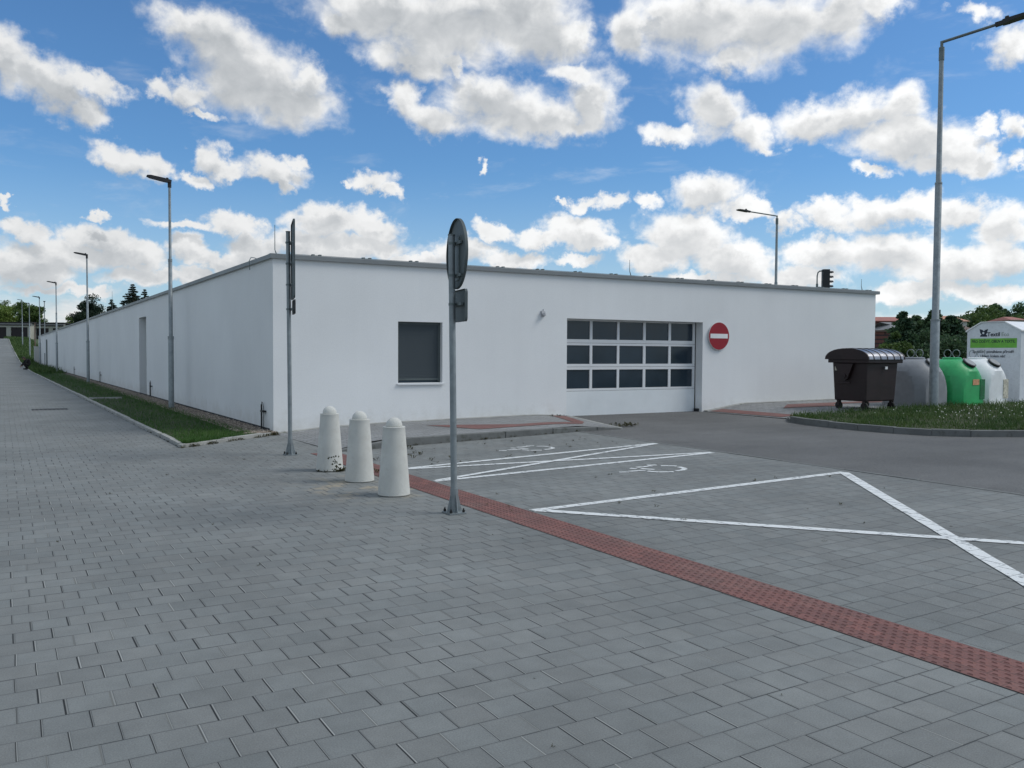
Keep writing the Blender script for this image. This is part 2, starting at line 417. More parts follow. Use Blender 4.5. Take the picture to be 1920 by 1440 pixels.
# ground sheet out to the horizon
gx = [-1500, -600, -200, -60, -20, -12.5, -6, 0, .8, 1.2, 1.6, 2, 2.4, 3, 3.6, 4.27, 6, 9, 15, 30, 60, 150, 500, 1500]
gy = [-1500, -500, -100, -30]+ysr+[200, 260, 400, 900, 2500]
grid('ground', gx, gy, lambda x, y: h(x, y)-.05, 'field', kind='structure')
# paving up the lane and across the plaza (left sheet), then the parking bays (right sheet)
b = MB()
for y0, y1 in zip(ysr, ysr[1:]):
    for xa, xb in ((lambda y: -12., lambda y: -3.), (lambda y: -3., lambda y: kerb_x(y)+.02)):
        P = [(xa(y0), y0), (xb(y0), y0), (xb(y1), y1), (xa(y1), y1)]
        b.add([(x, y, rz(y)) for x, y in P], [(0, 1, 2, 3)])
tag(b.build('paved_lane', 'paver'), kind='structure')
b = MB()
xs = [2.38, 4.27, 9.1-.25]
b.prism([(2.38, -14), (4.27, -14), (4.27, 15.67), (4.2, 15.66), (2.38, 14.0)], -.04, 0.)
o = b.build('paved_plaza', 'paver'); tag(o, kind='structure')
b = MB(); b.add([(4.27, -14, 0), (8.85, -14, h(8.85, 0)), (8.85, 12.72, h(8.85, 0)), (4.27, 12.40, 0)], [(0, 1, 2, 3)])
tag(b.build('parking_bays', 'paver'), kind='structure')
# asphalt yard, with a flush concrete edging along the bays
b = MB(); zA = .09
b.add([(8.93, -14, zA-.003), (60, -14, zA-.003), (60, 16.2, zA-.003), (8.93, 16.2, zA-.003)], [(0, 1, 2, 3)])
tag(b.build('asphalt_road', 'asphalt'), kind='structure')
b = MB(); yy = -14.
while yy < 12.6:
    L = min(1., 12.65-yy); e = random.uniform(-.002, .002); b.box((8.852, yy+.006, -.1), (8.928, yy+L-.004, .092+e)); yy += 1.
tag(b.build('concrete_edging', 'kerb_dark', bevel=.004), kind='structure')

# sidewalk left of the garage door
def zwalk(x, y):
    t = min(max((x-4.25)/1.0, 0), 1)
    wall = np.interp(x, [4.23, 5.1, 6.15, 7.87, 9.79, 10.6], [0, .07, .11, .14, .16, .12])
    front = np.interp(x, [4.23, 4.45, 5.1, 8.95, 9.86, 10.6], [0.004, .06, .145, .18, .105, .10])
    k = min(max((y-12.5)/3.1, 0), 1)
    return float(front*(1-k)+wall*k)
def kfront(x): return float(np.interp(x, [4.27, 8.95, 9.86], [12.36, 12.68, 12.72]))
b = MB(); N = 14
def walk_pt(u, v):
    xf = 4.27+(9.86-4.27)*u; yf = kfront(xf)+.12
    xw = 4.235+(10.62-4.235)*u; yw = 15.665
    x = xf+(xw-xf)*v; y = yf+(yw-yf)*v
    return (x, y, zwalk(x, y))
nu, nv = 18, 8
b.v = [walk_pt(i/nu, j/nv) for j in range(nv+1) for i in range(nu+1)]
b.f = [(j*(nu+1)+i, j*(nu+1)+i+1, (j+1)*(nu+1)+i+1, (j+1)*(nu+1)+i) for j in range(nv) for i in range(nu)]
tag(b.build('sidewalk', 'paver_walk', smooth=True), kind='structure')
# sidewalk kerb stones
b = MB(); x = 4.30
while x < 9.8:
    x2 = min(x+1.0, 9.86); q = []
    for xx in (x+.004, x2-.004):
        y0 = kfront(xx); zt = zwalk(xx, y0+.12)+.003
        q += [(xx, y0, -.1), (xx, y0+.118, -.1), (xx, y0+.118, zt), (xx, y0, zt)]
    b.add(q, [(0, 1, 2, 3), (7, 6, 5, 4), (0, 4, 5, 1), (1, 5, 6, 2), (2, 6, 7, 3), (3, 7, 4, 0)]); x = x2
tag(b.build('sidewalk_kerb', 'kerb_dark', bevel=.012), kind='structure')
# edging stone from the kerb tip to the door
b = MB()
def ribbon(b, pts, w, th, zf):
    pts = [Vector((p[0], p[1], 0)) for p in pts]
    for p, q in zip(pts, pts[1:]):
        d = (q-p).normalized(); n = Vector((-d.y, d.x, 0))*w/2
        c = [p-n, q-n, q+n, p+n]
        vs = [(k.x, k.y, zf(k.x, k.y)-.1) for k in c]+[(k.x, k.y, zf(k.x, k.y)+th) for k in c]
        b.add(vs, [(3, 2, 1, 0), (4, 5, 6, 7), (0, 1, 5, 4), (1, 2, 6, 5), (2, 3, 7, 6), (3, 0, 4, 7)])
ribbon(b, [(9.89, 12.76), (9.98, 13.27), (10.66, 15.66)], .07, .006, lambda x, y: max(zwalk(x, y), .1))
tag(b.build('sidewalk_edging', 'kerb', bevel=.004), kind='structure')

# sidewalk right of the garage door up to the recycling corner
def zw2(x, y):
    wall = np.interp(x, [14.6, 14.9, 15.9, 19.3, 30], [.095, .12, .255, .28, .28])
    front = np.interp(x, [14.6, 15.4, 17, 30], [.10, .16, .22, .25])
    k = min(max((y-13.)/2.6, 0), 1)
    return float(front*(1-k)+wall*k)
b = MB(); xs = list(np.linspace(0, 1, 12)); 
def w2pt(u, v):
    yf = float(np.interp(u, [0, .1, 1], [13.15, 12.95, 12.6])); xl = 14.63; xr = 30.
    x = xl+(xr-xl)*u**1.6; y = yf+(15.665-yf)*v
    return (x, y, zw2(x, y))
b.v = [w2pt(i/16, j/6) for j in range(7) for i in range(17)]
b.f = [(j*17+i, j*17+i+1, (j+1)*17+i+1, (j+1)*17+i) for j in range(6) for i in range(16)]
tag(b.build('recycling_pavement', 'paver_walk', smooth=True), kind='structure')

def sheet(name, polys, zf, m, dz, sub=6, **tg):
    """flat polygons (quads) laid on a height function, subdivided"""
    b = MB()
    for P in polys:
        P = [Vector((*p, 0)) for p in P]; n = sub
        o = len(b.v)
        for j in range(n+1):
            for i in range(n+1):
                a = P[0].lerp(P[1], i/n); c = P[3].lerp(P[2], i/n); q = a.lerp(c, j/n)
                b.v.append((q.x, q.y, zf(q.x, q.y)+dz))
        b.f += [(o+j*(n+1)+i, o+j*(n+1)+i+1, o+(j+1)*(n+1)+i+1, o+(j+1)*(n+1)+i) for j in range(n) for i in range(n)]
    return tag(b.build(name, m), **tg)
sheet('tactile_paving', [[(6.75, 14.55), (7.45, 14.2), (8.2, 13.75), (7.15, 13.2)], [(7.15, 13.2), (8.2, 13.75), (9.9, 13.95), (9.5, 13.45)],
      [(9.62, 13.95), (9.9, 13.95), (10.52, 15.6), (10.2, 15.6)]], zwalk, 'red', .006, kind='structure')
sheet('tactile_paving', [[(14.7, 15.5), (14.72, 13.3), (15.15, 13.2), (15.1, 15.5)], [(15.9, 14.3), (17.4, 14.0), (17.9, 14.5), (16.7, 14.9)],
      [(16.7, 14.9), (17.9, 14.5), (20, 14.4), (20, 14.8)]], zw2, 'red', .008, kind='structure')
# long red tactile guide strip with raised bars
b = MB(); b.add([(3.87, -10, .004), (4.27, -10, .004), (4.27, 12.35, .004), (3.87, 12.35, .004)], [(0, 1, 2, 3)])
for i in range(8):
    xx = 3.895+.05*i; yy = -1.+(i % 2)*.03
    while yy < 12.3:
        b.add([(xx-.013, yy, .004), (xx+.013, yy, .004), (xx+.013, yy+.034, .004), (xx-.013, yy+.034, .004),
               (xx-.007, yy+.006, .0092), (xx+.007, yy+.006, .0092), (xx+.007, yy+.028, .0092), (xx-.007, yy+.028, .0092)],
              [(4, 5, 6, 7), (0, 1, 5, 4), (1, 2, 6, 5), (2, 3, 7, 6), (3, 0, 4, 7)])
        yy += .0605
tag(b.build('tactile_strip', 'red'), kind='structure')

# ------------------------------------------------------------------ road markings
def zpark(x, y): return min(max(.0187*(x-4.27), 0), .09)+.0045
def line(b, p, q, w, lvl=0.):
    p = Vector((*p, 0)); q = Vector((*q, 0)); d = (q-p).normalized(); n = Vector((-d.y, d.x, 0))*w/2
    k = max(2, int((q-p).length/.25)); o = len(b.v)
    for i in range(k+1):
        c = p.lerp(q, i/k)
        for sg in (-1, 1):
            e = c+n*sg*(1+random.uniform(-.06, .06)); b.v.append((e.x, e.y, zpark(e.x, e.y)+lvl))
    b.f += [(o+2*i, o+2*i+2, o+2*i+3, o+2*i+1) for i in range(k)]
b = MB()
line(b, (4.42, 10.17), (8.80, 10.47), .10); line(b, (4.30, 9.03), (8.72, 9.12), .10)
line(b, (4.45, 10.12), (8.72, 9.15), .09, .0008); line(b, (4.35, 9.06), (8.78, 10.43), .09, .0016)
tag(b.build('road_marking', 'paint'), kind='structure')
b = MB()
line(b, (4.30, 6.90), (8.68, 6.86), .11); line(b, (4.36, 6.88), (8.65, 1.22), .11, .0008); line(b, (8.66, 6.85), (4.34, 1.35), .12, .0016)
line(b, (4.30, 1.28), (8.68, 1.25), .11, .0024)
tag(b.build('road_marking', 'paint'), kind='structure')
STROKES = [((-.50, .0), (-.406, -.06)), ((-.37, -.02), (-.16, -.05)), ((-.205, .17), (-.16, .10)), ((-.10, .19), (.14, .18)), ((.13, .26), (.24, .21)), ((-.11, .08), (-.03, -.07)),
           ((.236, .13), (.313, .077), (.374, -.001)), ((.35, -.064), (.337, -.169), (.287, -.245), (.195, -.291), (.112, -.288)), ((-.177, -.121), (-.115, -.25), (.037, -.333))]
def glyph(cx, cy, s):
    """wheelchair symbol painted through a stencil"""
    b = MB()
    for st in STROKES:
        for p, q in zip(st, st[1:]): line(b, (cx+p[0]*s, cy+p[1]*s), (cx+q[0]*s, cy+q[1]*s),   .065*s)
    return tag(b.build('wheelchair_symbol', 'paint'), kind='structure')
glyph(6.84, 11.10, 1.); glyph(7.0, 8.38, 1.05)

# ------------------------------------------------------------------ white garage building
bld = empty('garage_building', (4.23, 15.67, 0))
tag(bld, 'long low white rendered garage building with flat roof and wide glazed sectional door', 'building')
def bobj(mb, name, m, parent=bld, **k):
    """meshes are modelled in world coordinates and moved into the parent's frame"""
    px, py, pz = 4.23, 15.67, 0.
    mb.v = [(x-px, y-py, z-pz) for x, y, z in mb.v]
    return mb.build(name, m, parent, **k)
Lx = lambda y: 4.23-.01412*(y-15.67)
def wall(P0, P1, ztop, ops, dep, inward, zb=-.6):
    b = MB(); P0 = Vector(P0); P1 = Vector(P1); L = (P1-P0).length; d = (P1-P0)/L; inn = Vector(inward)
    pt = lambda s, z, k=0.: tuple(P0+d*s+inn*k+Vector((0, 0, z)))
    ss_ = sorted({0., L, *[o[0] for o in ops], *[o[1] for o in ops], *[L*i/10 for i in range(1, 10)]})
    for a, c in zip(ss_, ss_[1:]):
        zs = sorted({zb, *[o[2] for o in ops if o[0] <= a+1e-6 and o[1] >= c-1e-6], *[o[3] for o in ops if o[0] <= a+1e-6 and o[1] >= c-1e-6]})
        zs2 = zs+[None]
        for z0, z1 in zip(zs2, zs2[1:]):
            mid = (z0+(z1 if z1 is not None else z0+.5))/2
            if any(o[0] <= a+1e-6 and o[1] >= c-1e-6 and o[2] < mid < o[3] for o in ops): continue
            za, zc = (ztop(a), ztop(c)) if z1 is None else (z1, z1)
            b.add([pt(a, z0), pt(c, z0), pt(c, zc), pt(a, za)], [(0, 1, 2, 3)])
    for s0, s1, z0, z1 in ops:
        b.add([pt(s0, z0), pt(s0, z0, dep), pt(s0, z1, dep), pt(s0, z1)], [(0, 1, 2, 3)])
        b.add([pt(s1, z0), pt(s1, z0, dep), pt(s1, z1, dep), pt(s1, z1)], [(3, 2, 1, 0)])
        b.add([pt(s0, z1), pt(s0, z1, dep), pt(s1, z1, dep), pt(s1, z1)], [(0, 1, 2, 3)])
        b.add([pt(s0, z0), pt(s0, z0, dep), pt(s1, z0, dep), pt(s1, z0)], [(3, 2, 1, 0)])
    return b
XR = 21.02; YF = 15.67; YE = 95.7
zt = lambda s: 3.20
front = wall((4.23, YF, 0), (XR, YF, 0), zt, [(6.665-4.23, 7.625-4.23, .885, 2.09), (10.64-4.23, 14.60-4.23, -.3, 2.25)], .24, (0, 1, 0))
ztl = lambda s: 3.20-.43*s/80.
lw = wall((4.23, YF, 0), (Lx(YE), YE, 0), ztl, [(30.06-YF, 31.59-YF, -.05, 2.59)], .34, (1, 0, 0))
for q in (lw,): front.add(q.v, [f[::-1] for f in q.f])
back = MB(); xb = XR-.014*80
back.add([(Lx(YE), YE, -.6), (xb, YE, -.6), (xb, YE, 2.77), (Lx(YE), YE, 2.77)], [(3, 2, 1, 0)])
back.add([(XR, YF, -.6), (xb, YE, -.6), (xb, YE, 2.77), (XR, YF, 3.2)], [(0, 1, 2, 3)])
front.add(back.v, back.f)
bobj(front, 'wall', 'render')
rf = MB(); rf.add([(4.3, YF+.1, 3.1), (XR-.1, YF+.1, 3.1), (xb-.1, YE-.1, 2.68), (Lx(YE)+.1, YE-.1, 2.68)], [(0, 1, 2, 3)])
bobj(rf, 'roof', 'capmetal')
# parapet sheet cap all round
cp = MB()
def capseg(p, q, zp, zq, out):
    p = Vector(p); q = Vector(q); o = Vector(out)
    prof = [(-.055, -.030), (-.055, .046), (-.035, .056), (.38, .035), (.38, -.02), (-.02, -.02), (-.02, -.030)]
    n = len(prof); vs = []
    for pt, z in ((p, zp), (q, zq)):
        for a, c in prof: vs.append(tuple(pt-o*a*-1*-1 if False else pt-o*a+Vector((0, 0, z+c))))
    cp.add(vs, [tuple(range(n)), tuple(range(n, 2*n))[::-1]]+[(i, n+i, n+(i+1) % n, (i+1) % n) for i in range(n)])
capseg((4.175, YF, 0), (XR+.11, YF, 0), 3.20, 3.205, (0, -1, 0))
capseg((4.23, YF-.05, 0), (Lx(YE), YE+.05, 0), 3.199, 2.769, (-1, 0, 0))
capseg((XR+.05, YF-.05, 0), (xb+.05, YE+.05, 0), 3.203, 2.772, (1, 0, 0))
bobj(cp, 'parapet_cap', 'capmetal')
# lightning-wire holders riding on the cap, and the wire
wr = MB(); wr.tube([(4.5, YF+.12, 3.28), (20.9, YF+.12, 3.285)], .004, 6); wr.tube([(Lx(17)+.12, 17, 3.27), (Lx(95)+.12, 95, 2.84)], .004, 6)
wr.tube([(4.12, 16.9, 3.05), (4.11, 16.9, 3.22), (4.16, 16.95, 3.30), (4.25, 17.1, 3.31), (4.35, 17.2, 3.30)], .008, 6)
bobj(wr, 'lightning_wire', 'galv_dark')
for i in range(17):
    xx = 4.95+.98*i; c = MB()
    for dx in (0, .13): c.box((xx+dx, YF-.03, 3.255), (xx+dx+.045, YF+.05, 3.285))
    c.box((xx+.0, YF+.0, 3.262), (xx+.17, YF+.03, 3.270))
    bobj(c, 'wire_holder', 'galv_dark')
for (x, y, hh, zb) in ((4.45, 16.15, .62, 3.22), (12.62, 15.95, .42, 3.24), (20.75, 15.9, .36, 3.24), (4.15, 40.6, .9, 3.1)):
    c = MB(); c.tube([(x, y, zb), (x-.02, y, zb+.08), (x-.05, y, zb+.16), (x-.05, y, zb+hh)], [.012, .012, .008, .005], 6); c.box((x-.06, y-.06, zb-.03), (x+.06, y+.06, zb+.05))
    bobj(c, 'lightning_rod', 'galv_dark')
# black plinth line on the lane side, concrete strip on the front
c = MB(); c.add([(Lx(15.9)-.012, 15.9, -.3), (Lx(95)-.012, 95, -.3), (Lx(95)-.012, 95, .05), (Lx(15.9)-.012, 15.9, .075)], [(3, 2, 1, 0)])
c.add([(Lx(15.9)-.012, 15.9, .075), (Lx(95)-.012, 95, .05), (Lx(95)+.01, 95, .05), (Lx(15.9)+.01, 15.9, .075)], [(3, 2, 1, 0)])
bobj(c, 'plinth', 'plinth')
for x0, x1 in ((4.30, 10.5), (14.68, XR)):
    n = 20; c = MB()
    for i in range(n):
        a = x0+(x1-x0)*i/n; e = x0+(x1-x0)*(i+1)/n; za = (zwalk if x0 < 9 else zw2)(a, 15.6)+.012; ze = (zwalk if x0 < 9 else zw2)(e, 15.6)+.012
        c.add([(a, 15.55, za), (e, 15.55, ze), (e, 15.668, ze+.004), (a, 15.668, za+.004), (a, 15.55, za-.05), (e, 15.55, ze-.05)], [(0, 1, 2, 3), (4, 5, 1, 0)])
    bobj(c, 'base_strip', 'kerb')
# window with closed screen
win = empty('window', (0, 0, 0)); win.parent = bld
c = MB(); yb = YF+.10
for a, e in (((6.667, yb, .90), (6.715, yb+.05, 2.088)), ((7.575, yb, .90), (7.623, yb+.05, 2.088)), ((6.715, yb, 2.04), (7.575, yb+.05, 2.088)), ((6.715, yb, .935), (7.575, yb+.05, .975))): c.box(a, e)
bobj(c, 'window_frame', 'sign_back', win)
c = MB(); c.box((6.716, yb+.012, .975), (7.574, yb+.03, 2.04))
for i in range(34): c.box((6.72, yb+.006, .985+.031*i), (7.57, yb+.0119, .985+.031*i+.02))
bobj(c, 'window_blind', 'blind', win)
c = MB(); c.box((6.64, YF-.035, .866), (7.655, YF+.1, .876)); c.box((6.64, YF-.035, .846), (7.655, YF-.030, .8658))
bobj(c, 'window_sill', 'white_alu', win)
c = MB(); c.box((6.666, yb+.03, .8721), (7.624, yb+.24, 2.089)); bobj(c, 'window_pane', 'glass_dark', win)
# doorway on the lane side
dr = empty('side_door', (0, 0, 0)); dr.parent = bld
c = MB(); xx = Lx(30.8)+.30; c.box((xx, 30.0, -.1), (xx+.05, 31.65, 2.6)); bobj(c, 'door_leaf', 'door_dark', dr)
c = MB(); c.tube([(xx-.05, 30.2, 1.0), (xx-.05, 30.34, 1.0)], .012, 8); c.tube([(xx-.05, 30.2, 1.0), (xx+.01, 30.2, 1.0)], .01, 8); bobj(c, 'handle', 'galv', dr)
c = MB(); c.box((Lx(30.8)-.04, 30.0, -.3), (Lx(30.8)+.3, 31.65, .0)); bobj(c, 'door_step', 'kerb', dr)
# sectional garage door
gd = empty('sectional_door', (0, 0, 0)); gd.parent = bld
YL = 15.91; cols_ = [(10.735, 11.431), (11.5, 12.199), (12.266, 12.964), (13.039, 13.739), (13.811, 14.504)]
rows_ = [(1.800, 2.212), (1.247, 1.664), (.693, 1.118)]
secs = [(1.722, 2.25), (1.184, 1.716), (.640, 1.178)]
for (za, zb_), (s0, s1) in zip(rows_, secs):
    c = MB()
    c.box((10.66, YL, s0), (14.575, YL+.04, za)); c.box((10.66, YL, zb_), (14.575, YL+.04, s1))
    xs = [10.66]+[v for p in cols_ for v in p]+[14.575]
    for i in range(0, len(xs), 2): c.box((xs[i], YL, za), (xs[i+1], YL+.04, zb_))
    bobj(c, 'door_frame', 'white_alu', gd, bevel=.003)
    for x0, x1 in cols_:
        g_ = MB(); g_.box((x0-.002, YL+.026, za-.002), (x1+.002, YL+.034, zb_+.002)); bobj(g_, 'pane', 'glass_dark', gd)
c = MB(); c.box((10.66, YL, .075), (14.575, YL+.04, .634)); bobj(c, 'door_panel', 'white_panel', gd, bevel=.003)
c = MB(); c.box((10.64, YL+.005, .05), (14.6, YL+.035, .0748)); c.box((14.577, YL+.008, .05), (14.5995, YL+.05, 2.25)); c.box((10.641, YL+.008, .05), (10.658, YL+.05, 2.25)); c.box((10.66, YL+.045, .06), (14.575, YL+.06, 2.249))
bobj(c, 'rubber_seal', 'dark_gap', gd)
c = MB(); c.box((14.535, 15.76, .09), (14.598, 15.88, .16)); bobj(c, 'photocell', 'plinth', gd)
# siren on the wall
c = MB(); c.extr([(YF-.07, 2.29), (YF, 2.27), (YF, 2.39), (YF-.04, 2.385)], 0, 9.955, 10.045); c.tube([(10, YF-.03, 2.38), (10, YF-.03, 2.43)], .012, 8); c.disc((9.985, YF-.075, 2.32), (0, -1, 0), .03, .02, 16)
bobj(c, 'alarm_siren', 'siren')
# test clamps / earthing rods along the lane side
for y in (16.25, 29.05, 42.9, 56.15):
    x = Lx(y)-.05; c = MB()
    c.tube([(x, y+.03, -.05), (x, y+.03, .50)], .016, 8)
    c.tube([(x, y-.10, -.05), (x, y-.10, .47), (x, y-.07, .53), (x, y-.0, .55), (x, y+.03, .50)], .006, 6)
    c.box((x-.02, y-.12, .36), (x+.05, y+.06, .39)); c.box((x-.02, y-.12, .03), (x+.05, y+.06, .055))
    bobj(c, 'earthing_rod', 'lamp_black')
for y, r, zt_ in ((81.7, .05, 2.35), (84.5, .03, 1.2)):
    c = MB(); x = Lx(y)-.07; c.tube([(x, y, -.1), (x, y, zt_)], r, 8); bobj(c, 'downpipe', 'galv_dark')
# electrical cabinet at the far end of the wall
ec = MB(); ec.box((2.62, 92.2, 0), (3.02, 93.4, 1.75)); ec.box((2.60, 92.18, 1.75), (3.04, 93.42, 1.80)); o = ec.build('meter_cabinet', 'house_wall')
tag(o, 'pale meter cabinet at the far end of the long white wall', 'cabinet')

# ------------------------------------------------------------------ no entry sign
ns = empty('no_entry_sign', (15.09, YF, 1.925)); tag(ns, 'round red no entry sign with white bar on the white wall', 'sign')
c = MB().disc((0, -.045, 0), (0, 1, 0), .34, .006, 56); c.build('sign_plate', 'sign_white', ns)
c = MB().disc((0, -.0475, 0), (0, 1, 0), .333, .0022, 56); c.build('red_disc', 'sign_red', ns)
c = MB(); c.box((-.285, -.0510, -.055), (.285, -.0478, .055)); c.build('white_bar', 'sign_white', ns)
for z in (.15, -.19): c = MB(); c.box((-.2, -.0389, z), (.2, -.001, z+.04)); c.build('bracket', 'galv', ns)

# ------------------------------------------------------------------ sign poles seen from behind
def pole(root, base, top, r, lean=(0, 0)):
    c = MB(); c.tube([(0, 0, .0), (lean[0]*.5, lean[1]*.5, top*.5), (lean[0], lean[1], top)], r, 20); c.build('pole', 'galv', root, smooth=True)
    c = MB(); c.tube([(lean[0], lean[1], top), (lean[0], lean[1], top+.012)], r+.004, 20); c.build('pole_cap', 'galv_dark', root)
    c = MB(); c.box((-.085, -.085, .002), (.085, .085, .014)); c.tube([(0, 0, .01), (0, 0, .235)], r+.007, 20)
    for a in range(4):
        dx, dy = [(1, 0), (0, 1), (-1, 0), (0, -1)][a]
        p0 = Vector((dx*(r+.005), dy*(r+.005), .014)); t = Vector((-dy, dx, 0))*.003
        p1 = Vector((dx*.078, dy*.078, .014)); p2 = Vector((dx*(r+.005), dy*(r+.005), .19))
        c.add([p0-t, p1-t, p2-t, p0+t, p1+t, p2+t], [(0, 1, 2), (5, 4, 3), (0, 3, 4, 1), (1, 4, 5, 2), (2, 5, 3, 0)])
    c.build('base_plate', 'galv', root)
    for sx, sy in ((1, 1), (1, -1), (-1, 1), (-1, -1)):
        c = MB(); c.tube([(sx*.065, sy*.065, .014), (sx*.065, sy*.065, .035)], .013, 6); c.tube([(sx*.065, sy*.065, .035), (sx*.065, sy*.065, .05)], .007, 6); c.build('bolt', 'rubber', root)
def clampz(root, z, lean, n, r=.034, w=.16):
    c = MB(); n = Vector(n).normalized(); t = Vector((-n.y, n.x, 0)); p = Vector((lean[0]*z/2.6, lean[1]*z/2.6, z))
    c.tube([p-Vector((0, 0, .012)), p+Vector((0, 0, .012))], r, 16)
    q = p+n*.045
    vs = [q-t*w-n*.01, q+t*w-n*.01, q+t*w+n*.01, q-t*w+n*.01]
    c.add([v+Vector((0, 0, -.014)) for v in vs]+[v+Vector((0, 0, .014)) for v in vs], [(3, 2, 1, 0), (4, 5, 6, 7), (0, 1, 5, 4), (1, 2, 6, 5), (2, 3, 7, 6), (3, 0, 4, 7)])
    c.build('clamp', 'galv_dark', root)
def rim_disc(n, c0, r, flange):
    """round plate with a rolled rim seen from behind"""
    b = MB(); n = Vector(n).normalized(); a = Vector((-n.y, n.x, 0)); u = Vector((0, 0, 1)); N = 56
    rings = [(r-.004, -flange), (r, -flange), (r, 0.004), (r-.003, .006), (0.001, .006)]
    rings2 = [(r-.004, -flange), (r-.004, 0), (0.001, 0)]
    for rg in (rings, rings2):
        o = len(b.v)
        for rr, k in rg:
            for i in range(N):
                t = 2*PI*i/N; b.v.append(tuple(Vector(c0)+(a*math.cos(t)+u*math.sin(t))*rr+n*k))
        for j in range(len(rg)-1):
            for i in range(N): b.f.append((o+j*N+i, o+j*N+(i+1) % N, o+(j+1)*N+(i+1) % N, o+(j+1)*N+i))
    return b
def rim_plate(n, c0, w, hh, flange):
    b = MB(); n = Vector(n).normalized(); a = Vector((-n.y, n.x, 0)); u = Vector((0, 0, 1)); c0 = Vector(c0); rc = .035
    def ring(k, ins):
        P = []
        for sx, sz, a0 in ((1, 1, 0), (-1, 1, 90), (-1, -1, 180), (1, -1, 270)):
            for j in range(5):
                t = R(a0+90*j/4); P.append(c0+a*(sx*(w/2-rc)+math.cos(t)*(rc-ins))+u*(sz*(hh/2-rc)+math.sin(t)*(rc-ins))+n*k)
        return [tuple(p) for p in P]
    o = 0; N = 20
    for k, ins in ((-flange, .003), (-flange, 0), (.005, 0), (.006, .002), (0, .003)):
        b.v += ring(k, ins)
    for j in (0, 1, 2):
        for i in range(N): b.f.append((j*N+i, j*N+(i+1) % N, (j+1)*N+(i+1) % N, (j+1)*N+i))
    b.f.append(tuple(3*N+i for i in range(N))); b.f.append(tuple(4*N+i for i in range(N))[::-1])
    for i in range(N): b.f.append((i, 4*N+i, 4*N+(i+1) % N, (i+1) % N))
    return b
nA = (math.sin(R(101)), math.cos(R(101)), 0)
s1 = empty('road_sign', (3.61, 7.16, 0)); tag(s1, 'grey back of a round traffic sign with small plate, nearest pole beside the bollards', 'road sign')
ln = (-.028, .018); pole(s1, None, 2.57, .030, ln)
nv = Vector(nA)
rim_disc(nA, Vector((ln[0], ln[1], 2.405))+nv*.060, .325, .022).build('sign_disc', 'sign_back', s1, smooth=True)
rim_plate(nA, Vector((ln[0]*.8, ln[1]*.8, 1.925))+nv*.072, .50, .295, .018).build('sign_plate', 'sign_back', s1)
c = MB(); t_ = Vector((-nv.y, nv.x, 0)); q = Vector((ln[0], ln[1], 0))+nv*.052
vs = [q-t_*.06+Vector((0, 0, 2.16)), q+t_*.06+Vector((0, 0, 2.16)), q+t_*.06+nv*.007+Vector((0, 0, 2.16)), q-t_*.06+nv*.007+Vector((0, 0, 2.16))]
c.add(vs+[v+Vector((0, 0, .40)) for v in vs], [(3, 2, 1, 0), (4, 5, 6, 7), (0, 1, 5, 4), (1, 2, 6, 5), (2, 3, 7, 6), (3, 0, 4, 7)]); c.build('back_rail', 'galv_dark', s1)
for z in (2.50, 2.205, 1.94): clampz(s1, z, ln, nA)
s2 = empty('road_sign', (3.57, 12.33, 0)); tag(s2, 'traffic sign board seen edge-on, on the farther pole beside the wall corner', 'road sign')
ln2 = (-.02, .01); pole(s2, None, 3.20, .030, ln2)
nB = (math.sin(R(103.5)), math.cos(R(103.5)), 0); nw = Vector(nB)
rim_plate(nB, Vector((ln2[0], ln2[1], 2.80))+nw*.075, .70, 1.10, .02).build('sign_board', 'sign_back', s2)
rim_plate(nB, Vector((ln2[0], ln2[1], 2.13))+nw*.085, .50, .20, .018).build('sign_plate', 'lamp_black', s2)
for z in (3.05, 2.75, 2.45, 2.10): clampz(s2, z, ln2, nB)

# ------------------------------------------------------------------ bollards
def bollard(x, y, label, stain):
    root = empty('concrete_bollard', (x, y, 0)); tag(root, label, 'bollard', 'concrete bollards in a row beside the red strip')
    prof = [(.148, -.02), (.150, .0), (.168, .012)]+[(.168-.054*((z-.012)/.70), z) for z in np.linspace(.03, .70, 10)]+[(.1165, .706), (.1165, .716), (.112, .720)]
    MB().lathe(prof, n=48).build('body', 'concrete', root, smooth=True)
    prof = [(.080, .712), (.082, .722)]+[(.087*math.cos(a), .724+.090*math.sin(a)) for a in np.linspace(.05, PI/2-.02, 10)]
    MB().lathe(prof, n=40).build('dome', 'concrete', root, smooth=True)
    return root
bollard(3.54, 10.50, 'farthest of the three bollards, pale concrete with weeds growing up its foot', 1)
bollard(3.55, 9.47, 'middle bollard of the three, pale concrete with sand around its foot', 0)
bollard(3.52, 8.38, 'nearest of the three pale concrete bollards, beside the sign pole', 0)

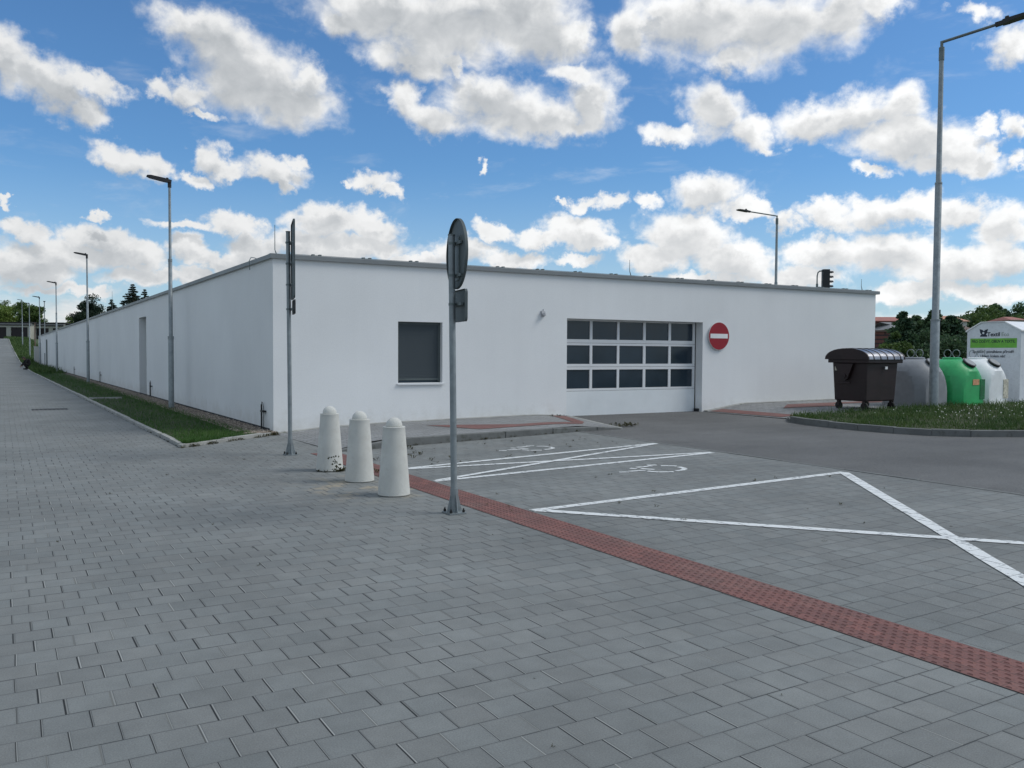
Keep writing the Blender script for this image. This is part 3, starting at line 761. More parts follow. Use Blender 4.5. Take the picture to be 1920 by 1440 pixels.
# ------------------------------------------------------------------ street lamps
def lane_lamp(x, y, z, label, hh=5.8, first=[None]):
    root = empty('street_lamp', (x, y, z))
    tag(root, label, 'street lamp', 'lamps along the paved lane')
    c = MB(); c.tube([(0, 0, -.1), (0, 0, 1.84), (0, 0, 1.87), (0, 0, 3.78), (0, 0, 3.81), (0, 0, hh-.1)], [.070, .066, .050, .047, .036, .030], 16)
    c.build('pole', 'galv', root, smooth=True)
    for za, zb_, rr in ((1.80, 1.88, .074), (3.76, 3.83, .051)): MB().tube([(0, 0, za), (0, 0, zb_)], rr, 16).build('pole_joint', 'galv', root)
    c = MB(); c.tube([(0, 0, hh-.18), (0, 0, hh-.02)], .045, 12)
    e = R(9); d = Vector((-math.cos(e), 0, math.sin(e))); n = Vector((math.sin(e), 0, math.cos(e))); t = Vector((0, 1, 0)); p = Vector((.04, 0, hh-.03))
    def slab(L0, L1, w0, w1, t0, t1, off=0):
        a = p+d*L0; q = p+d*L1
        vs = [a-t*w0-n*t0, a+t*w0-n*t0, a+t*w0+n*t0, a-t*w0+n*t0, q-t*w1-n*t1, q+t*w1-n*t1, q+t*w1+n*t1, q-t*w1+n*t1]
        c.add(vs, [(0, 1, 2, 3), (7, 6, 5, 4), (0, 4, 5, 1), (1, 5, 6, 2), (2, 6, 7, 3), (3, 7, 4, 0)])
    slab(0, .16, .06, .09, .035, .04); slab(.16, .50, .115, .12, .035, .026); slab(.50, .58, .12, .08, .026, .012)
    c.tube([p+d*.10+n*.03, p+d*.10+n*.075], .03, 10)
    c.build('lamp_head', 'lamp_black', root)
    return root
lab = ['nearest tall lane lamp, in the grass strip beside the white wall', 'second lane lamp from the camera, at the grass edge by the white wall', 'third lane lamp from the camera, close to the white wall']
for (x, y, z), l_ in zip(((3.70, 23.3, -.02), (3.39, 43.8, .03), (3.11, 63.9, .08)), lab): lane_lamp(x, y, z, l_)
far_l = ['fourth lane lamp, standing at the far end of the white wall', 'fifth lane lamp, on the grass slope past the white wall', 'sixth and farthest lane lamp, high on the grass slope']
for (x, y, z), l_ in zip(((2.83, 84.3, .19), (2.55, 104., .55), (2.26, 124.4, 1.88)), far_l): lane_lamp(x, y, z, l_, 5.8)
# two more posts beyond the wall end
for (px, pt, pb, dp, l_, hd) in ((84, 566, 630, 118, 'thin lamp post rising behind the far end of the white wall', True), (66, 606, 660, 100, 'short reddish post between the far lamps', False)):
    p = at(px, pb, dp); q = at(px, pt, dp); root = empty('lamp_post' if hd else 'post', (p.x, p.y, p.z-1)); tag(root, l_, 'post')
    c = MB(); c.tube([(0, 0, 0), (0, 0, q.z-p.z+1)], [.07, .05], 8); c.build('pole', 'galv' if hd else 'roof_brown', root)
    if hd: c = MB(); c.box((-.13, -.3, q.z-p.z+1), (.13, .3, q.z-p.z+1.09)); c.build('lamp_head', 'lamp_black', root)

def arm_lamp(x, y, z0, top, az, L, el, label, rs=(.105, .080, .062), steps=(2.15, 5.35)):
    root = empty('street_lamp', (x, y, z0)); tag(root, label, 'street lamp', 'tall lamps with long arms')
    c = MB(); a, b_ = steps
    c.tube([(0, 0, -.1), (0, 0, a), (0, 0, a+.03), (0, 0, b_), (0, 0, b_+.03), (0, 0, top-.18)], [rs[0], rs[0]-.006, rs[1], rs[1]-.004, rs[2], rs[2]-.012], 20); c.build('pole', 'galv', root, smooth=True)
    for za, rr in ((a, rs[0]+.002), (b_, rs[1]+.002)): MB().tube([(0, 0, za-.02), (0, 0, za+.02)], rr, 20).build('pole_joint', 'galv', root)
    c = MB(); c.tube([(0, 0, top-.42), (0, 0, top-.12)], rs[2]+.0, 16); c.tube([(0, 0, top-.2), (0, 0, top)], .034, 12)
    h_ = Vector((math.sin(R(az)), math.cos(R(az)), 0)); d = (h_*math.cos(R(el))+Vector((0, 0, math.sin(R(el))))); t = Vector((-h_.y, h_.x, 0)); n = d.cross(t)*-1
    if n.z < 0: n = -n
    p0 = Vector((0, 0, top)); c.tube([p0-d*.03, p0+d*L], .033, 12); c.tube([(-.06, 0, top-.36), (.06, 0, top-.36)], .012, 6); c.build('arm', 'galv_dark', root, smooth=True)
    c = MB(); p = p0+d*L
    def slab(L0, L1, w0, w1, t0, t1):
        a = p+d*L0; q = p+d*L1
        vs = [a-t*w0-n*t0, a+t*w0-n*t0, a+t*w0+n*t0, a-t*w0+n*t0, q-t*w1-n*t1, q+t*w1-n*t1, q+t*w1+n*t1, q-t*w1+n*t1]
        c.add(vs, [(0, 1, 2, 3), (7, 6, 5, 4), (0, 4, 5, 1), (1, 5, 6, 2), (2, 6, 7, 3), (3, 7, 4, 0)])
    slab(-.15, .0, .045, .05, .045, .045); slab(0, .14, .07, .11, .055, .05); slab(.14, .52, .13, .14, .04, .03); slab(.52, .62, .14, .1, .03, .014)
    c.tube([p+d*.1+n*.03, p+d*.1+n*.11], .045, 10); c.build('lamp_head', 'lamp_black', root)
    return root
arm_lamp(19.0, 12.53, .17, 8.62, 152, 1.25, 10, 'tall lamp with long arm standing in the grass in front of the recycling bins')
q = at(1457, 405, 45); arm_lamp(q.x, q.y, -.2, q.z+.2, 284, 1.75, 5, 'lamp with long arm rising behind the flat roof', rs=(.1, .085, .07), steps=(2.1, 5.4))
# traffic light behind the roof
q = at(1549, 505, 45); tl = empty('traffic_light', (q.x, q.y, 0)); tag(tl, 'black traffic signal on a pole showing above the flat roof', 'traffic light')
tl.rotation_euler.z = math.atan2(cr.y, cr.x)      # lenses look to the right
c = MB(); c.box((-.20, -.14, q.z-1.25), (.17, .14, q.z)); c.build('housing', 'lamp_black', tl, bevel=.03)
for i in range(5):
    z = q.z-.17-.245*i; c = MB(); o_ = len(c.v)
    n = 10
    for k in range(n+1):
        a = PI*k/n
        for xx, rr in ((.16, .115), (.36, .105)):
            c.v.append((xx, rr*math.cos(a), z-.02+rr*math.sin(a)))
        for xx, rr in ((.16, .10), (.36, .09)):
            c.v.append((xx, rr*math.cos(a), z-.02+rr*math.sin(a)))
    for k in range(n):
        s_ = 4*k; c.f += [(s_, s_+4, s_+5, s_+1), (s_+2, s_+3, s_+7, s_+6), (s_+1, s_+5, s_+7, s_+3)]
    c.build('visor', 'lamp_black', tl)
c = MB(); c.tube([(-.46, 0, -.2), (-.46, 0, q.z-.35), (-.42, 0, q.z-.17), (-.34, 0, q.z-.10), (-.19, 0, q.z-.08)], .035, 8); c.tube([(-.46, 0, q.z-.95), (-.46, 0, q.z-.75)], .06, 8); c.build('pole', 'galv_dark', tl)

# ------------------------------------------------------------------ lane-side grass strip: kerb, soil, gravel
b = MB(); y = 14.0
def kseg(b, p, q, zf, w=.08, up=.055):
    p = Vector((*p, 0)); q = Vector((*q, 0)); d = (q-p).normalized(); n = Vector((d.y, -d.x, 0))*w
    j = Vector((random.uniform(-.008, .008), random.uniform(-.004, .004), 0)); p = p+j+d*.004; q = q+j-d*.004; e = random.uniform(-.008, .008)
    c = [p, q, q+n, p+n]
    vs = [(k.x, k.y, zf(k.x, k.y)-.15) for k in c]+[(k.x, k.y, zf(k.x, k.y)+up+e) for k in c]
    b.add(vs, [(0, 1, 2, 3), (7, 6, 5, 4), (4, 5, 1, 0), (5, 6, 2, 1), (6, 7, 3, 2), (7, 4, 0, 3)])
while y < 172:
    L = 1. if y < 60 else 3.; kseg(b, (kerb_x(y), y), (kerb_x(y+L), y+L), lambda x, yy: rz(yy)); y += L
p, q = Vector((2.36, 13.99)), Vector((4.12, 15.36)); L = (q-p).length; k = 0
while k*1.0 < L-.1:
    a = p.lerp(q, k/L); e = p.lerp(q, min((k+1)/L, 1)); kseg(b, e[:], a[:], lambda x, yy: 0., w=-.08 if False else .08); k += 1
tag(b.build('kerb', 'kerb', bevel=.006), kind='structure')
b = MB(); yy = [14.12, 14.6, 15.0, 15.38, 15.5]+[18+4*i for i in range(11)]+[62, 66, 70, 75, 80, 85, 90, 95.5]
def sx1(y): return min(Lx(y), 4.0) if y > 15.4 else 2.36+(y-13.99)*1.285-.09
o = 0
for y in yy:
    for t in np.linspace(0, 1, 5):
        x = kerb_x(y)+.07+(sx1(y)-kerb_x(y)-.07)*t; b.v.append((x, y, h(x, y)+.03+.012*math.sin(y*1.7+x*3)))
for j in range(len(yy)-1):
    for i in range(4): b.f.append((j*5+i, j*5+i+1, (j+1)*5+i+1, (j+1)*5+i))
tag(b.build('grass_verge', 'soil', smooth=True), kind='structure')
b = MB(); yy2 = [15.35, 17, 20, 25, 30, 40, 50, 60, 75, 95]
for y in yy2:
    w = .62 if y < 40 else .5
    for t in (0, .5, 1): x = Lx(y)-w+w*t; b.v.append((x, y, h(min(x, 4.2), y)+.034+(.006 if t else -.02)))
for j in range(len(yy2)-1):
    for i in range(2): b.f.append((j*3+i, j*3+i+1, (j+1)*3+i+1, (j+1)*3+i))
tag(b.build('gravel_bed', 'gravel_bed', smooth=True), kind='structure')
# pebbles
def pebbles():
    V = []; base = np.array([(1, 0, 0), (-1, 0, 0), (0, 1, 0), (0, -1, 0), (0, 0, 1), (0, 0, -1)], float)
    tri = [(0, 2, 4), (2, 1, 4), (1, 3, 4), (3, 0, 4)]
    for _ in range(5200):
        y = 15.45+35*random.random()**1.8; x = Lx(y)-.60*random.random()-.01; s = random.uniform(.009, .024)
        if x < 3.6 and random.random() < .6: continue
        if y < 15.9 and x < 3.5+(y-15.2)*.5: continue
        a = random.random()*6.28; M2 = np.array([[math.cos(a), -math.sin(a), 0], [math.sin(a), math.cos(a), 0], [0, 0, 1]])
        P = (base*np.array([1.2, .85, .7])*s)@M2.T+np.array([x, y, .045])+rng.normal(0, s*.15, (6, 3))
        for t in tri: V.append(P[list(t)])
    return np.concatenate(V)
m_, t_, b_ = mat('pebbles'); r_ = t_.new('ShaderNodeNewGeometry').outputs['Position']
wn = t_.white(t_.vm('SNAP', r_, (.03, .03, .03))); cN = t_.mix(wn[0], (.13, .10, .075), (.42, .36, .30)); t_.l.new(cN, b_.inputs['Base Color']); b_.inputs['Roughness'].default_value = .9; M['pebble'] = m_
tag(fast_mesh('gravel', pebbles(), 3, 'pebble'), 'brown gravel strip along the foot of the white wall', 'gravel', kind='stuff')

def blades(pts, hmin, hmax, w):
    n = len(pts); pts = np.asarray(pts, float)
    a = rng.uniform(0, 2*PI, n); hh = rng.uniform(hmin, hmax, n)*(.55+.9*rng.random(n)**2); ww = w*(.7+.6*rng.random(n))
    d = np.stack([np.cos(a), np.sin(a), np.zeros(n)], 1); lean = rng.normal(0, .38, (n, 2))
    B0 = pts-d*ww[:, None]/2; B1 = pts+d*ww[:, None]/2
    mid = pts+np.stack([lean[:, 0]*hh*.35, lean[:, 1]*hh*.35, hh*.6], 1)
    M0 = mid-d*ww[:, None]*.35; M1 = mid+d*ww[:, None]*.35
    T = pts+np.stack([lean[:, 0]*hh*1.2, lean[:, 1]*hh*1.2, hh*(1-.25*np.abs(lean[:, 0]))], 1)
    q = np.stack([B0, B1, M1, M0, M0, M1, T, T], 1).reshape(-1, 3)
    # two quads; second degenerates to a triangle at the tip
    q = q.reshape(n, 8, 3); q[:, 7] = T+d*ww[:, None]*.05
    return q.reshape(-1, 3)
def scatter_left():
    P = []
    for _ in range(34000):
        y = 14.1+50*random.random()**2.1; xl = kerb_x(y)+.06; xr = min(Lx(y)-.45, 4.2)
        if y < 15.45: xr = min(3.75, 2.36+(y-13.99)*1.285-.13)
        x = random.uniform(xl, xr+.14*random.random()**3)
        if xr < xl: continue
        P.append((x, y, .02))
    return P
o = fast_mesh('grass_strip', blades(scatter_left(), .04, .10, .007), 4, 'grass')
tag(o, 'dark green grass strip between the lane kerb and the white wall', 'grass', kind='stuff')
def scatter_far():
    P = []
    for _ in range(14000):
        y = random.uniform(60, 172); x = kerb_x(y)+.08+random.random()**1.3*(3.2 if y > 96 else 1.6); P.append((x, y, h(x, y)-.02))
    return P
o = fast_mesh('grass_slope', blades(scatter_far(), .12, .42, .045), 4, 'grass2')
tag(o, 'rough grass and weeds on the slope past the white wall', 'grass', kind='stuff')
# bushes on the slope
c = MB(); c.box((kerb_x(29)+.06, 28.3, .02), (kerb_x(29)+.95, 28.5, .085)); tag(c.build('concrete_slab', 'kerb'), 'narrow pale concrete slab laid across the grass strip', 'slab')
# drain grate in the lane
c = MB(); c.box((.62, 24.35, .001), (1.42, 24.42, .007)); c.box((.62, 24.72, .001), (1.42, 24.79, .007))
for i in range(9): c.box((.62+.095*i, 24.42, .001), (.66+.095*i, 24.72, .006))
tag(c.build('drain_grate', 'plinth'), 'dark narrow drain grate set across the paved lane', 'drain')

# ------------------------------------------------------------------ right grass island
isl = [(14.66, 13.10), (14.42, 12.85), (14.02, 12.44), (13.80, 11.85), (13.70, 11.2), (13.64, 10.5), (13.72, 9.8), (13.93, 9.2), (14.35, 8.75), (15.2, 8.3), (17, 7.45), (20, 6.0), (26, 3.2)]
b = MB(); P = [Vector((*p, 0)) for p in isl]
for i in range(len(P)-1):
    segs = max(1, int((P[i+1]-P[i]).length/1.0))
    for k in range(segs):
        a = P[i].lerp(P[i+1], k/segs); e = P[i].lerp(P[i+1], (k+1)/segs)
        up = .02 if i == 0 else (.07 if i == 1 else .115)
        kseg(b, (e.x, e.y), (a.x, a.y), lambda x, y: zA, w=-.12 if False else .12, up=up)
tag(b.build('island_kerb', 'kerb_dark', bevel=.01), kind='structure')
def inpoly(x, y, P):
    c = False
    for i in range(len(P)):
        x1, y1 = P[i]; x2, y2 = P[i-1]
        if (y1 > y) != (y2 > y) and x < (x2-x1)*(y-y1)/(y2-y1)+x1: c = not c
    return c
ipoly = [(x+.1, y) for x, y in isl]+[(40, 3.2), (40, 12.9), (16, 12.98)]
def zi(x, y):
    d = min(math.hypot(x-px, y-py) for px, py in isl)
    return .16+.09*min(d/3., 1)
b = MB(); b.prism([(x, y) for x, y in ipoly], .06, lambda x, y: zi(x, y) if x < 16 else .20)
b = MB()
gx_ = np.arange(13.6, 34, .6); gy_ = np.arange(3.2, 13.2, .5); idx = {}
for x in gx_:
    for y in gy_:
        cx, cy = x+.3, y+.25
        if all(inpoly(a, c, ipoly) for a, c in ((x, y), (x+.6, y), (x+.6, y+.5), (x, y+.5))):
            o = len(b.v); b.v += [(a, c, zi(a, c)) for a, c in ((x, y), (x+.6, y), (x+.6, y+.5), (x, y+.5))]; b.f.append((o, o+1, o+2, o+3))
tag(b.build('island_soil', 'soil'), kind='structure')
MB_ = MB(); n = len(ipoly); MB_.prism(ipoly, .05, .155); tag(MB_.build('island_ground', 'soil'), kind='structure')
P = []
while len(P) < 46000:
    x = 13.6+14*random.random()**1.2; y = random.uniform(4.5, 13.05)
    if inpoly(x, y, ipoly): P.append((x, y, zi(x, y)-.02))
P = np.array(P); P[:, 2] += .03*np.sin(P[:, 0]*2.1)*np.sin(P[:, 1]*2.7+P[:, 0]); nz = (np.sin(P[:, 0]*1.9+P[:, 1]*.7)+np.sin(P[:, 1]*2.3-P[:, 0]*.4)+2)/4
o = fast_mesh('island_grass', blades(P, .06, .15, .012)*1.0, 4, 'grass2')
tag(o, 'ragged grass on the kerbed island in front of the bins', 'grass', kind='stuff')
P = []
while len(P) < 330:
    x = 14.5+8*random.random()**.7; y = random.uniform(6, 11.6)
    if inpoly(x, y, ipoly) and (x-14)*.5+random.random()*2 > 1.6: P.append((x, y, zi(x, y)+random.uniform(.06, .14)))
V = []
for p in P:
    s = .007; V += [(p[0]-s, p[1], p[2]-s), (p[0]+s, p[1]-s, p[2]-s), (p[0]+s, p[1], p[2]+s), (p[0]-s, p[1]+s, p[2]+s)]
tag(fast_mesh('clover_flowers', V, 4, 'flower'), 'tiny white clover flowers in the island grass', 'flowers', kind='stuff')

# weeds in joints, along kerbs and round the bollards
def weeds():
    V = []
    spots = []
    for _ in range(34): x = random.uniform(4.9, 8.9); spots.append((x, kfront(x)-.02, .01+h(x, 5), random.uniform(.012, .035)))
    for _ in range(40): spots.append((random.uniform(4.3, 8.8), random.uniform(10.3, 12.3), None, random.uniform(.012, .03)))
    for _ in range(16): spots.append((random.uniform(4.3, 5.4), random.uniform(10.5, 12.2), None, random.uniform(.03, .08)))
    for _ in range(22): spots.append((random.uniform(.2, 3.7), random.uniform(6, 15), 0., random.uniform(.008, .018)))
    for _ in range(9): spots.append((random.uniform(1.5, 3.8), random.uniform(2.2, 7), 0., random.uniform(.005, .011)))
    for _ in range(22): spots.append((random.uniform(4.3, 8.5), random.uniform(4, 9), None, random.uniform(.01, .03)))
    for _ in range(34): t = random.random(); spots.append((2.36+1.76*t, 13.96+1.37*t-.02, 0., random.uniform(.02, .06)))
    for _ in range(60): y = 14+30*random.random()**1.5; spots.append((kerb_x(y)-.01, y, 0., random.uniform(.01, .03)))
    for _ in range(16): a = random.uniform(-2.8, .2); spots.append((3.54+.175*math.cos(a), 10.5+.175*math.sin(a), 0., random.uniform(.02, .06)))
    for _ in range(5): x = random.uniform(10.0, 10.5); spots.append((x, 15.4, .13, random.uniform(.03, .06)))
    for _ in range(18): spots.append((random.uniform(10.0, 10.5), random.uniform(12.95, 13.3), .1, random.uniform(.03, .08)))
    for _ in range(12): spots.append((4.1+random.random()*.15, 15.3+random.random()*.25, 0., random.uniform(.03, .07)))
    for _ in range(4): spots.append((random.uniform(4.0, 4.3), random.uniform(6.9, 7.4), 0.004, random.uniform(.012, .025)))
    for _ in range(8): spots.append((random.uniform(3.75, 4.0), random.uniform(9, 10.2), 0.004, random.uniform(.03, .07)))
    for x, y, z, s in spots:
        z = h(x, y) if z is None else z; n = random.randint(5, 10)
        for k in range(n):
            a = random.random()*6.28; L = s*random.uniform(.7, 1.5); up = s*random.uniform(.2, 1.2); w = s*.16
            d = Vector((math.cos(a), math.sin(a), 0)); t = Vector((-d.y, d.x, 0))*w; p = Vector((x, y, z))+Vector((random.uniform(-1, 1), random.uniform(-1, 1), 0))*s*.5
            e = p+d*L+Vector((0, 0, up)); mm = p+d*L*.5+Vector((0, 0, up*.8))
            V += [tuple(p), tuple(mm+t), tuple(e), tuple(mm-t)]
    return V
tag(fast_mesh('weeds', weeds(), 4, 'weed'), 'small weeds growing in the paving joints and along the kerbs', 'weeds', kind='stuff')
# climbing weed on the farthest bollard
V = []
for _ in range(34):
    z = random.random()**1.5*.20; a = -1.2+random.gauss(0, .25)+z*-2.2; r = .170-.077*z; s = random.uniform(.006, .014)
    p = Vector((3.54+r*math.cos(a), 10.5+r*math.sin(a), z)); t = Vector((-math.sin(a), math.cos(a), 0))*s; u = Vector((0, 0, s))
    V += [tuple(p-t), tuple(p-u), tuple(p+t), tuple(p+u)]
tag(fast_mesh('climbing_weed', V, 4, 'weed'), 'little weed climbing the foot of the farthest bollard', 'weed', kind='stuff')

# ------------------------------------------------------------------ brown rubbish container with round lid
rb = empty('waste_container', (16.92, 12.80, .22)); tag(rb, 'dark brown wheeled waste container with rounded sliding lid, left of the bell containers', 'waste container')
LX, DY = 1.08, .92
def taper_box(b, x0, x1, y0, y1, z0, z1, ins):
    b.add([(x0+ins, y0+ins, z0), (x1-ins, y0+ins, z0), (x1-ins, y1-ins, z0), (x0+ins, y1-ins, z0), (x0, y0, z1), (x1, y0, z1), (x1, y1, z1), (x0, y1, z1)],
          [(3, 2, 1, 0), (4, 5, 6, 7), (0, 1, 5, 4), (1, 2, 6, 5), (2, 3, 7, 6), (3, 0, 4, 7)])
c = MB(); taper_box(c, -.04, LX, -.02, DY, .20, 1.10, .04); c.build('body', 'bin_brown', rb, bevel=.03)
c = MB(); c.box((-.10, -.10, 1.08), (LX+.07, DY+.08, 1.165)); c.build('rim', 'bin_brown', rb, bevel=.012)
prof = []
for i in range(17):
    a = PI*i/16; prof.append((DY/2-(DY/2+.13)*math.cos(a), 1.166+.25*math.sin(a)**.85))
c = MB(); c.extr(prof, 0, -.10, LX+.07); c.build('lid', 'bin_lid', rb, smooth=True)
for i in range(5):
    x0 = .06+.24*i
    pr = [(DY/2+(p[0]-DY/2)*1.015, 1.166+(p[1]-1.166)*1.04) for p in prof]
    c = MB(); c.extr(pr, 0, x0, x0+.022); c.build('lid_rib', 'bin_brown', rb)
pr = [(DY/2+(p[0]-DY/2)*1.02, 1.16+(p[1]-1.166)*1.04) for p in prof]
for x0 in (-.135, LX+.071): c = MB(); c.extr(pr, 0, x0, x0+.034); c.build('lid_end', 'bin_brown', rb)
# pivot arms at the end face
for x0 in (-.11, LX+.03):
    c = MB(); c.extr([(.30, 1.06), (.82, 1.06), (.62, .72), (.52, .66), (.44, .72)], 0, x0, x0+.05); c.disc((x0-.02, .53, .78), (1, 0, 0), .05, .09, 16); c.build('lid_arm', 'bin_brown', rb)
for sx in (0.02, LX-.10):
    for sy in (.08, DY-.14):
        w = empty('caster', (sx, sy, 0)); w.parent = rb
        c = MB(); c.disc((sx-.0, sy, .085), (1, 0, 0), .09, .045, 20); c.build('wheel', 'rubber', rb)
        c = MB(); c.box((sx-.02, sy-.03, .08), (sx-.005, sy+.03, .195)); c.box((sx+.05, sy-.03, .08), (sx+.065, sy+.03, .195)); c.box((sx-.02, sy-.03, .195), (sx+.065, sy+.03, .21)); c.build('wheel_fork', 'bin_brown', rb)
        bpy.data.objects.remove(w)
c = MB(); c.box((-.050, .72, .90), (-.030, .84, 1.0)); c.build('sticker', 'sticker_paper', rb)
c = MB(); c.box((.55, -.075, .94), (.63, -.06, 1.0)); c.build('sticker', 'sign_white', rb)
c = MB(); c.tube([(-.09, .35, .62), (-.13, .35, .62), (-.13, .75, .62), (-.09, .75, .62)], .012, 8); c.build('handle', 'bin_brown', rb)

# ------------------------------------------------------------------ bell containers
def bell(x, y, z, m, label, rot=0., stickers=()):
    root = empty('bell_container', (x, y, z), rot); tag(root, label, 'recycling container', 'bell shaped recycling containers')
    RR, FL, n, HH = .73, .605, 72, 1.16
    prof = [(.0, .30), (.08, .30), (.085, .98), (.0, .98)]
    pf = [(.99, .0), (1., .03), (1., .36), (.985, .50), (.955, .63), (.91, .75), (.845, .86), (.76, .96), (.65, 1.045), (.52, 1.11), (.38, 1.15), (.28, 1.165)]
    b = MB(); o = 0
    for r, zz in pf:
        for k in range(n):
            t = 2*PI*k/n; xx, yy = RR*r*math.cos(t), RR*r*math.sin(t)
            xx = max(-FL, min(FL, xx)); yy = max(-FL, min(FL, yy)); b.v.append((xx, yy, zz))
    for i in range(len(pf)-1):
        for k in range(n): a0 = i*n+k; a1 = i*n+(k+1) % n; b.f.append((a0, a1, a1+n, a0+n))
    b.f.append(tuple((len(pf)-1)*n+k for k in range(n)))
    sh = b.build('shell', m, root, smooth=True)
    MB().lathe([(.70, -.03), (.72, 0), (.70, .035)], n=48).build('foot_ring', m, root)
    MB().lathe([(.23, 1.14), (.23, 1.19), (.20, 1.205), (.02, 1.205)], n=32).build('top_plate', m, root, smooth=True)
    for s in (-1, 1):
        c = MB(); P = []
        for k in range(17):
            a = -PI/2+2*PI*k/16*.93; P.append((s*.10, .085*math.cos(a), 1.30+.10*math.sin(a)))
        c.tube([((p[0]+p[1])*.5, -(p[0]+p[1])*.85, p[2]) for p in P], .009, 8); c.build('lifting_ring', 'galv', root, smooth=True)
    # throw-in hatch facing -y
    for a in (0, PI):
        nrm = Vector((0, -.58, .80)); ctr = Vector((0, -.475, 1.075))
        if a: nrm.y *= -1; ctr.y *= -1
        q = empty('hatch', (0, 0, 0)); bpy.data.objects.remove(q)
        MB().disc(ctr-nrm*.03, nrm, .165, .045, 32).build('hatch_rim', 'lamp_black', root)
        MB().disc(ctr-nrm*.03, nrm, .14, .055, 32).build('hatch_flap', 'bell_grey', root)
    for (k, y0, y1, z0, z1) in stickers:
        c = MB(); c.box((y0, -FL-.012, z0), (y1, -FL+.002, z1)); c.build('sticker', k, root)
    return root
for px_, dp_, m_, l_, st_ in ((1715, 21.5, 'bell_grey', 'grey bell container partly hidden behind the brown waste container and lamp pole', ()),
                             (1784, 22.1, 'bell_green', 'green bell container between the lamp pole and the white bell container', [('sticker_orange', -.06, .20, .52, .66), ('sticker_green', .25, .45, .16, .66)]),
                             (1831, 23.0, 'bell_white', 'white bell container in front of the white textile container', [('sticker_paper', .20, .42, .14, .64)])):
    p = at(px_, 700, dp_); bell(p.x, p.y, .23, m_, l_, 0., st_)

# ------------------------------------------------------------------ text helper
def text(s, size, m, parent, name='lettering', mtx=None, align='CENTER', sx=1., bold=.0):
    cu_ = bpy.data.curves.new('txt', 'FONT'); cu_.body = s; cu_.size = size; cu_.align_x = align; cu_.extrude = .002; cu_.offset = bold
    o = bpy.data.objects.new('txt', cu_); col.objects.link(o)
    dg = bpy.context.evaluated_depsgraph_get(); dg.update()
    me = bpy.data.meshes.new_from_object(o.evaluated_get(dg)); bpy.data.objects.remove(o)
    me.transform(Matrix.Diagonal((sx, 1, 1, 1))); me.transform(mtx)
    me.materials.clear(); me.materials.append(M[m]); me.name = name
    q = bpy.data.objects.new(name, me); col.objects.link(q); q.parent = parent
    return q
# ------------------------------------------------------------------ textile container
tx = empty('textile_container', (23.55, 13.05, .18)); tag(tx, 'tall white textile collection container with gabled top and green banner', 'clothes container')
W, LL, ZE, ZT = 1.5, 1.7, 1.98, 2.22
prof = [(0, .0), (W, .0), (W, ZE), (W-.42, ZT), (.44, ZT), (0, ZE)]
c = MB(); c.extr(prof, 0, 0, LL); c.build('body', 'box_white', tx, bevel=.012)
pr = [(-.03, ZE-.02), (-.03, ZE+.02), (.43, ZT+.025), (W-.41, ZT+.025), (W+.03, ZE+.02), (W+.03, ZE-.02), (W-.42, ZT+.002), (.44, ZT+.002)]
c = MB(); c.extr(pr[::-1], 0, -.03, LL+.03); c.build('roof', 'sign_white', tx)
# front face is x=0 plane looking -x : text matrix, text x -> -y, text y -> z
def fm(y, z): return Matrix(((0, 0, -1, -.004), (-1, 0, 0, y), (0, 1, 0, z), (0, 0, 0, 1)))
c = MB(); c.box((-.004, .10, 1.52), (.002, W-.10, 1.78)); c.build('banner', 'banner_green', tx)
text('PRO ODĚVY, OBUV A TEXTIL', .105, 'ink', tx, mtx=fm(W/2, 1.66), sx=.88, bold=.002)
text('Textil', .155, 'ink', tx, mtx=fm(.74, 1.84), bold=.003); text('Eco', .145, 'ink_dim', tx, mtx=fm(.42, 1.84))
text('Společně pomáháme přírodě', .105, 'ink', tx, mtx=fm(W/2, 1.38), sx=.92, bold=.001); text('i lidem kolem nás!', .10, 'ink', tx, mtx=fm(W/2, 1.26), sx=.95, bold=.001)
for i, s in enumerate(('Vyčistěte', 'Složte', 'Vhoďte')): text(s, .10, 'ink', tx, mtx=fm(.72, 1.02-.27*i), bold=.001)
for i in range(3):
    c = MB(); n = 24; y0, z0 = W-.55, 1.05-.27*i
    for k in range(n):
        t = 2*PI*k/n
        for r in (.075, .09): c.v.append((-.004, y0+r*math.cos(t), z0+r*math.sin(t)))
    for k in range(n): a = 2*k; e = 2*((k+1) % n); c.f.append((a, a+1, e+1, e))
    c.box((-.0045, y0-.015, z0-.02), (-.001, y0+.015, z0+.02)); c.build('icon', 'ink_dim', tx)
# dark emblem with two pointed ears above a curl
c = MB(); P = [(0, 0), (.20, 0), (.20, .035), (.16, .05), (.19, .10), (.22, .21), (.15, .19), (.10, .15), (.06, .19), (-.02, .21), (0, .10), (.04, .06), (.0, .03)]
c.extr([(1.12-u, 1.83+v) for u, v in P], 0, -.004, .001); c.build('emblem', 'ink', tx)
c = MB(); c.disc((-.0065, 1.03, 1.93), (1, 0, 0), .03, .002, 16); c.build('emblem_spot', 'box_white', tx)

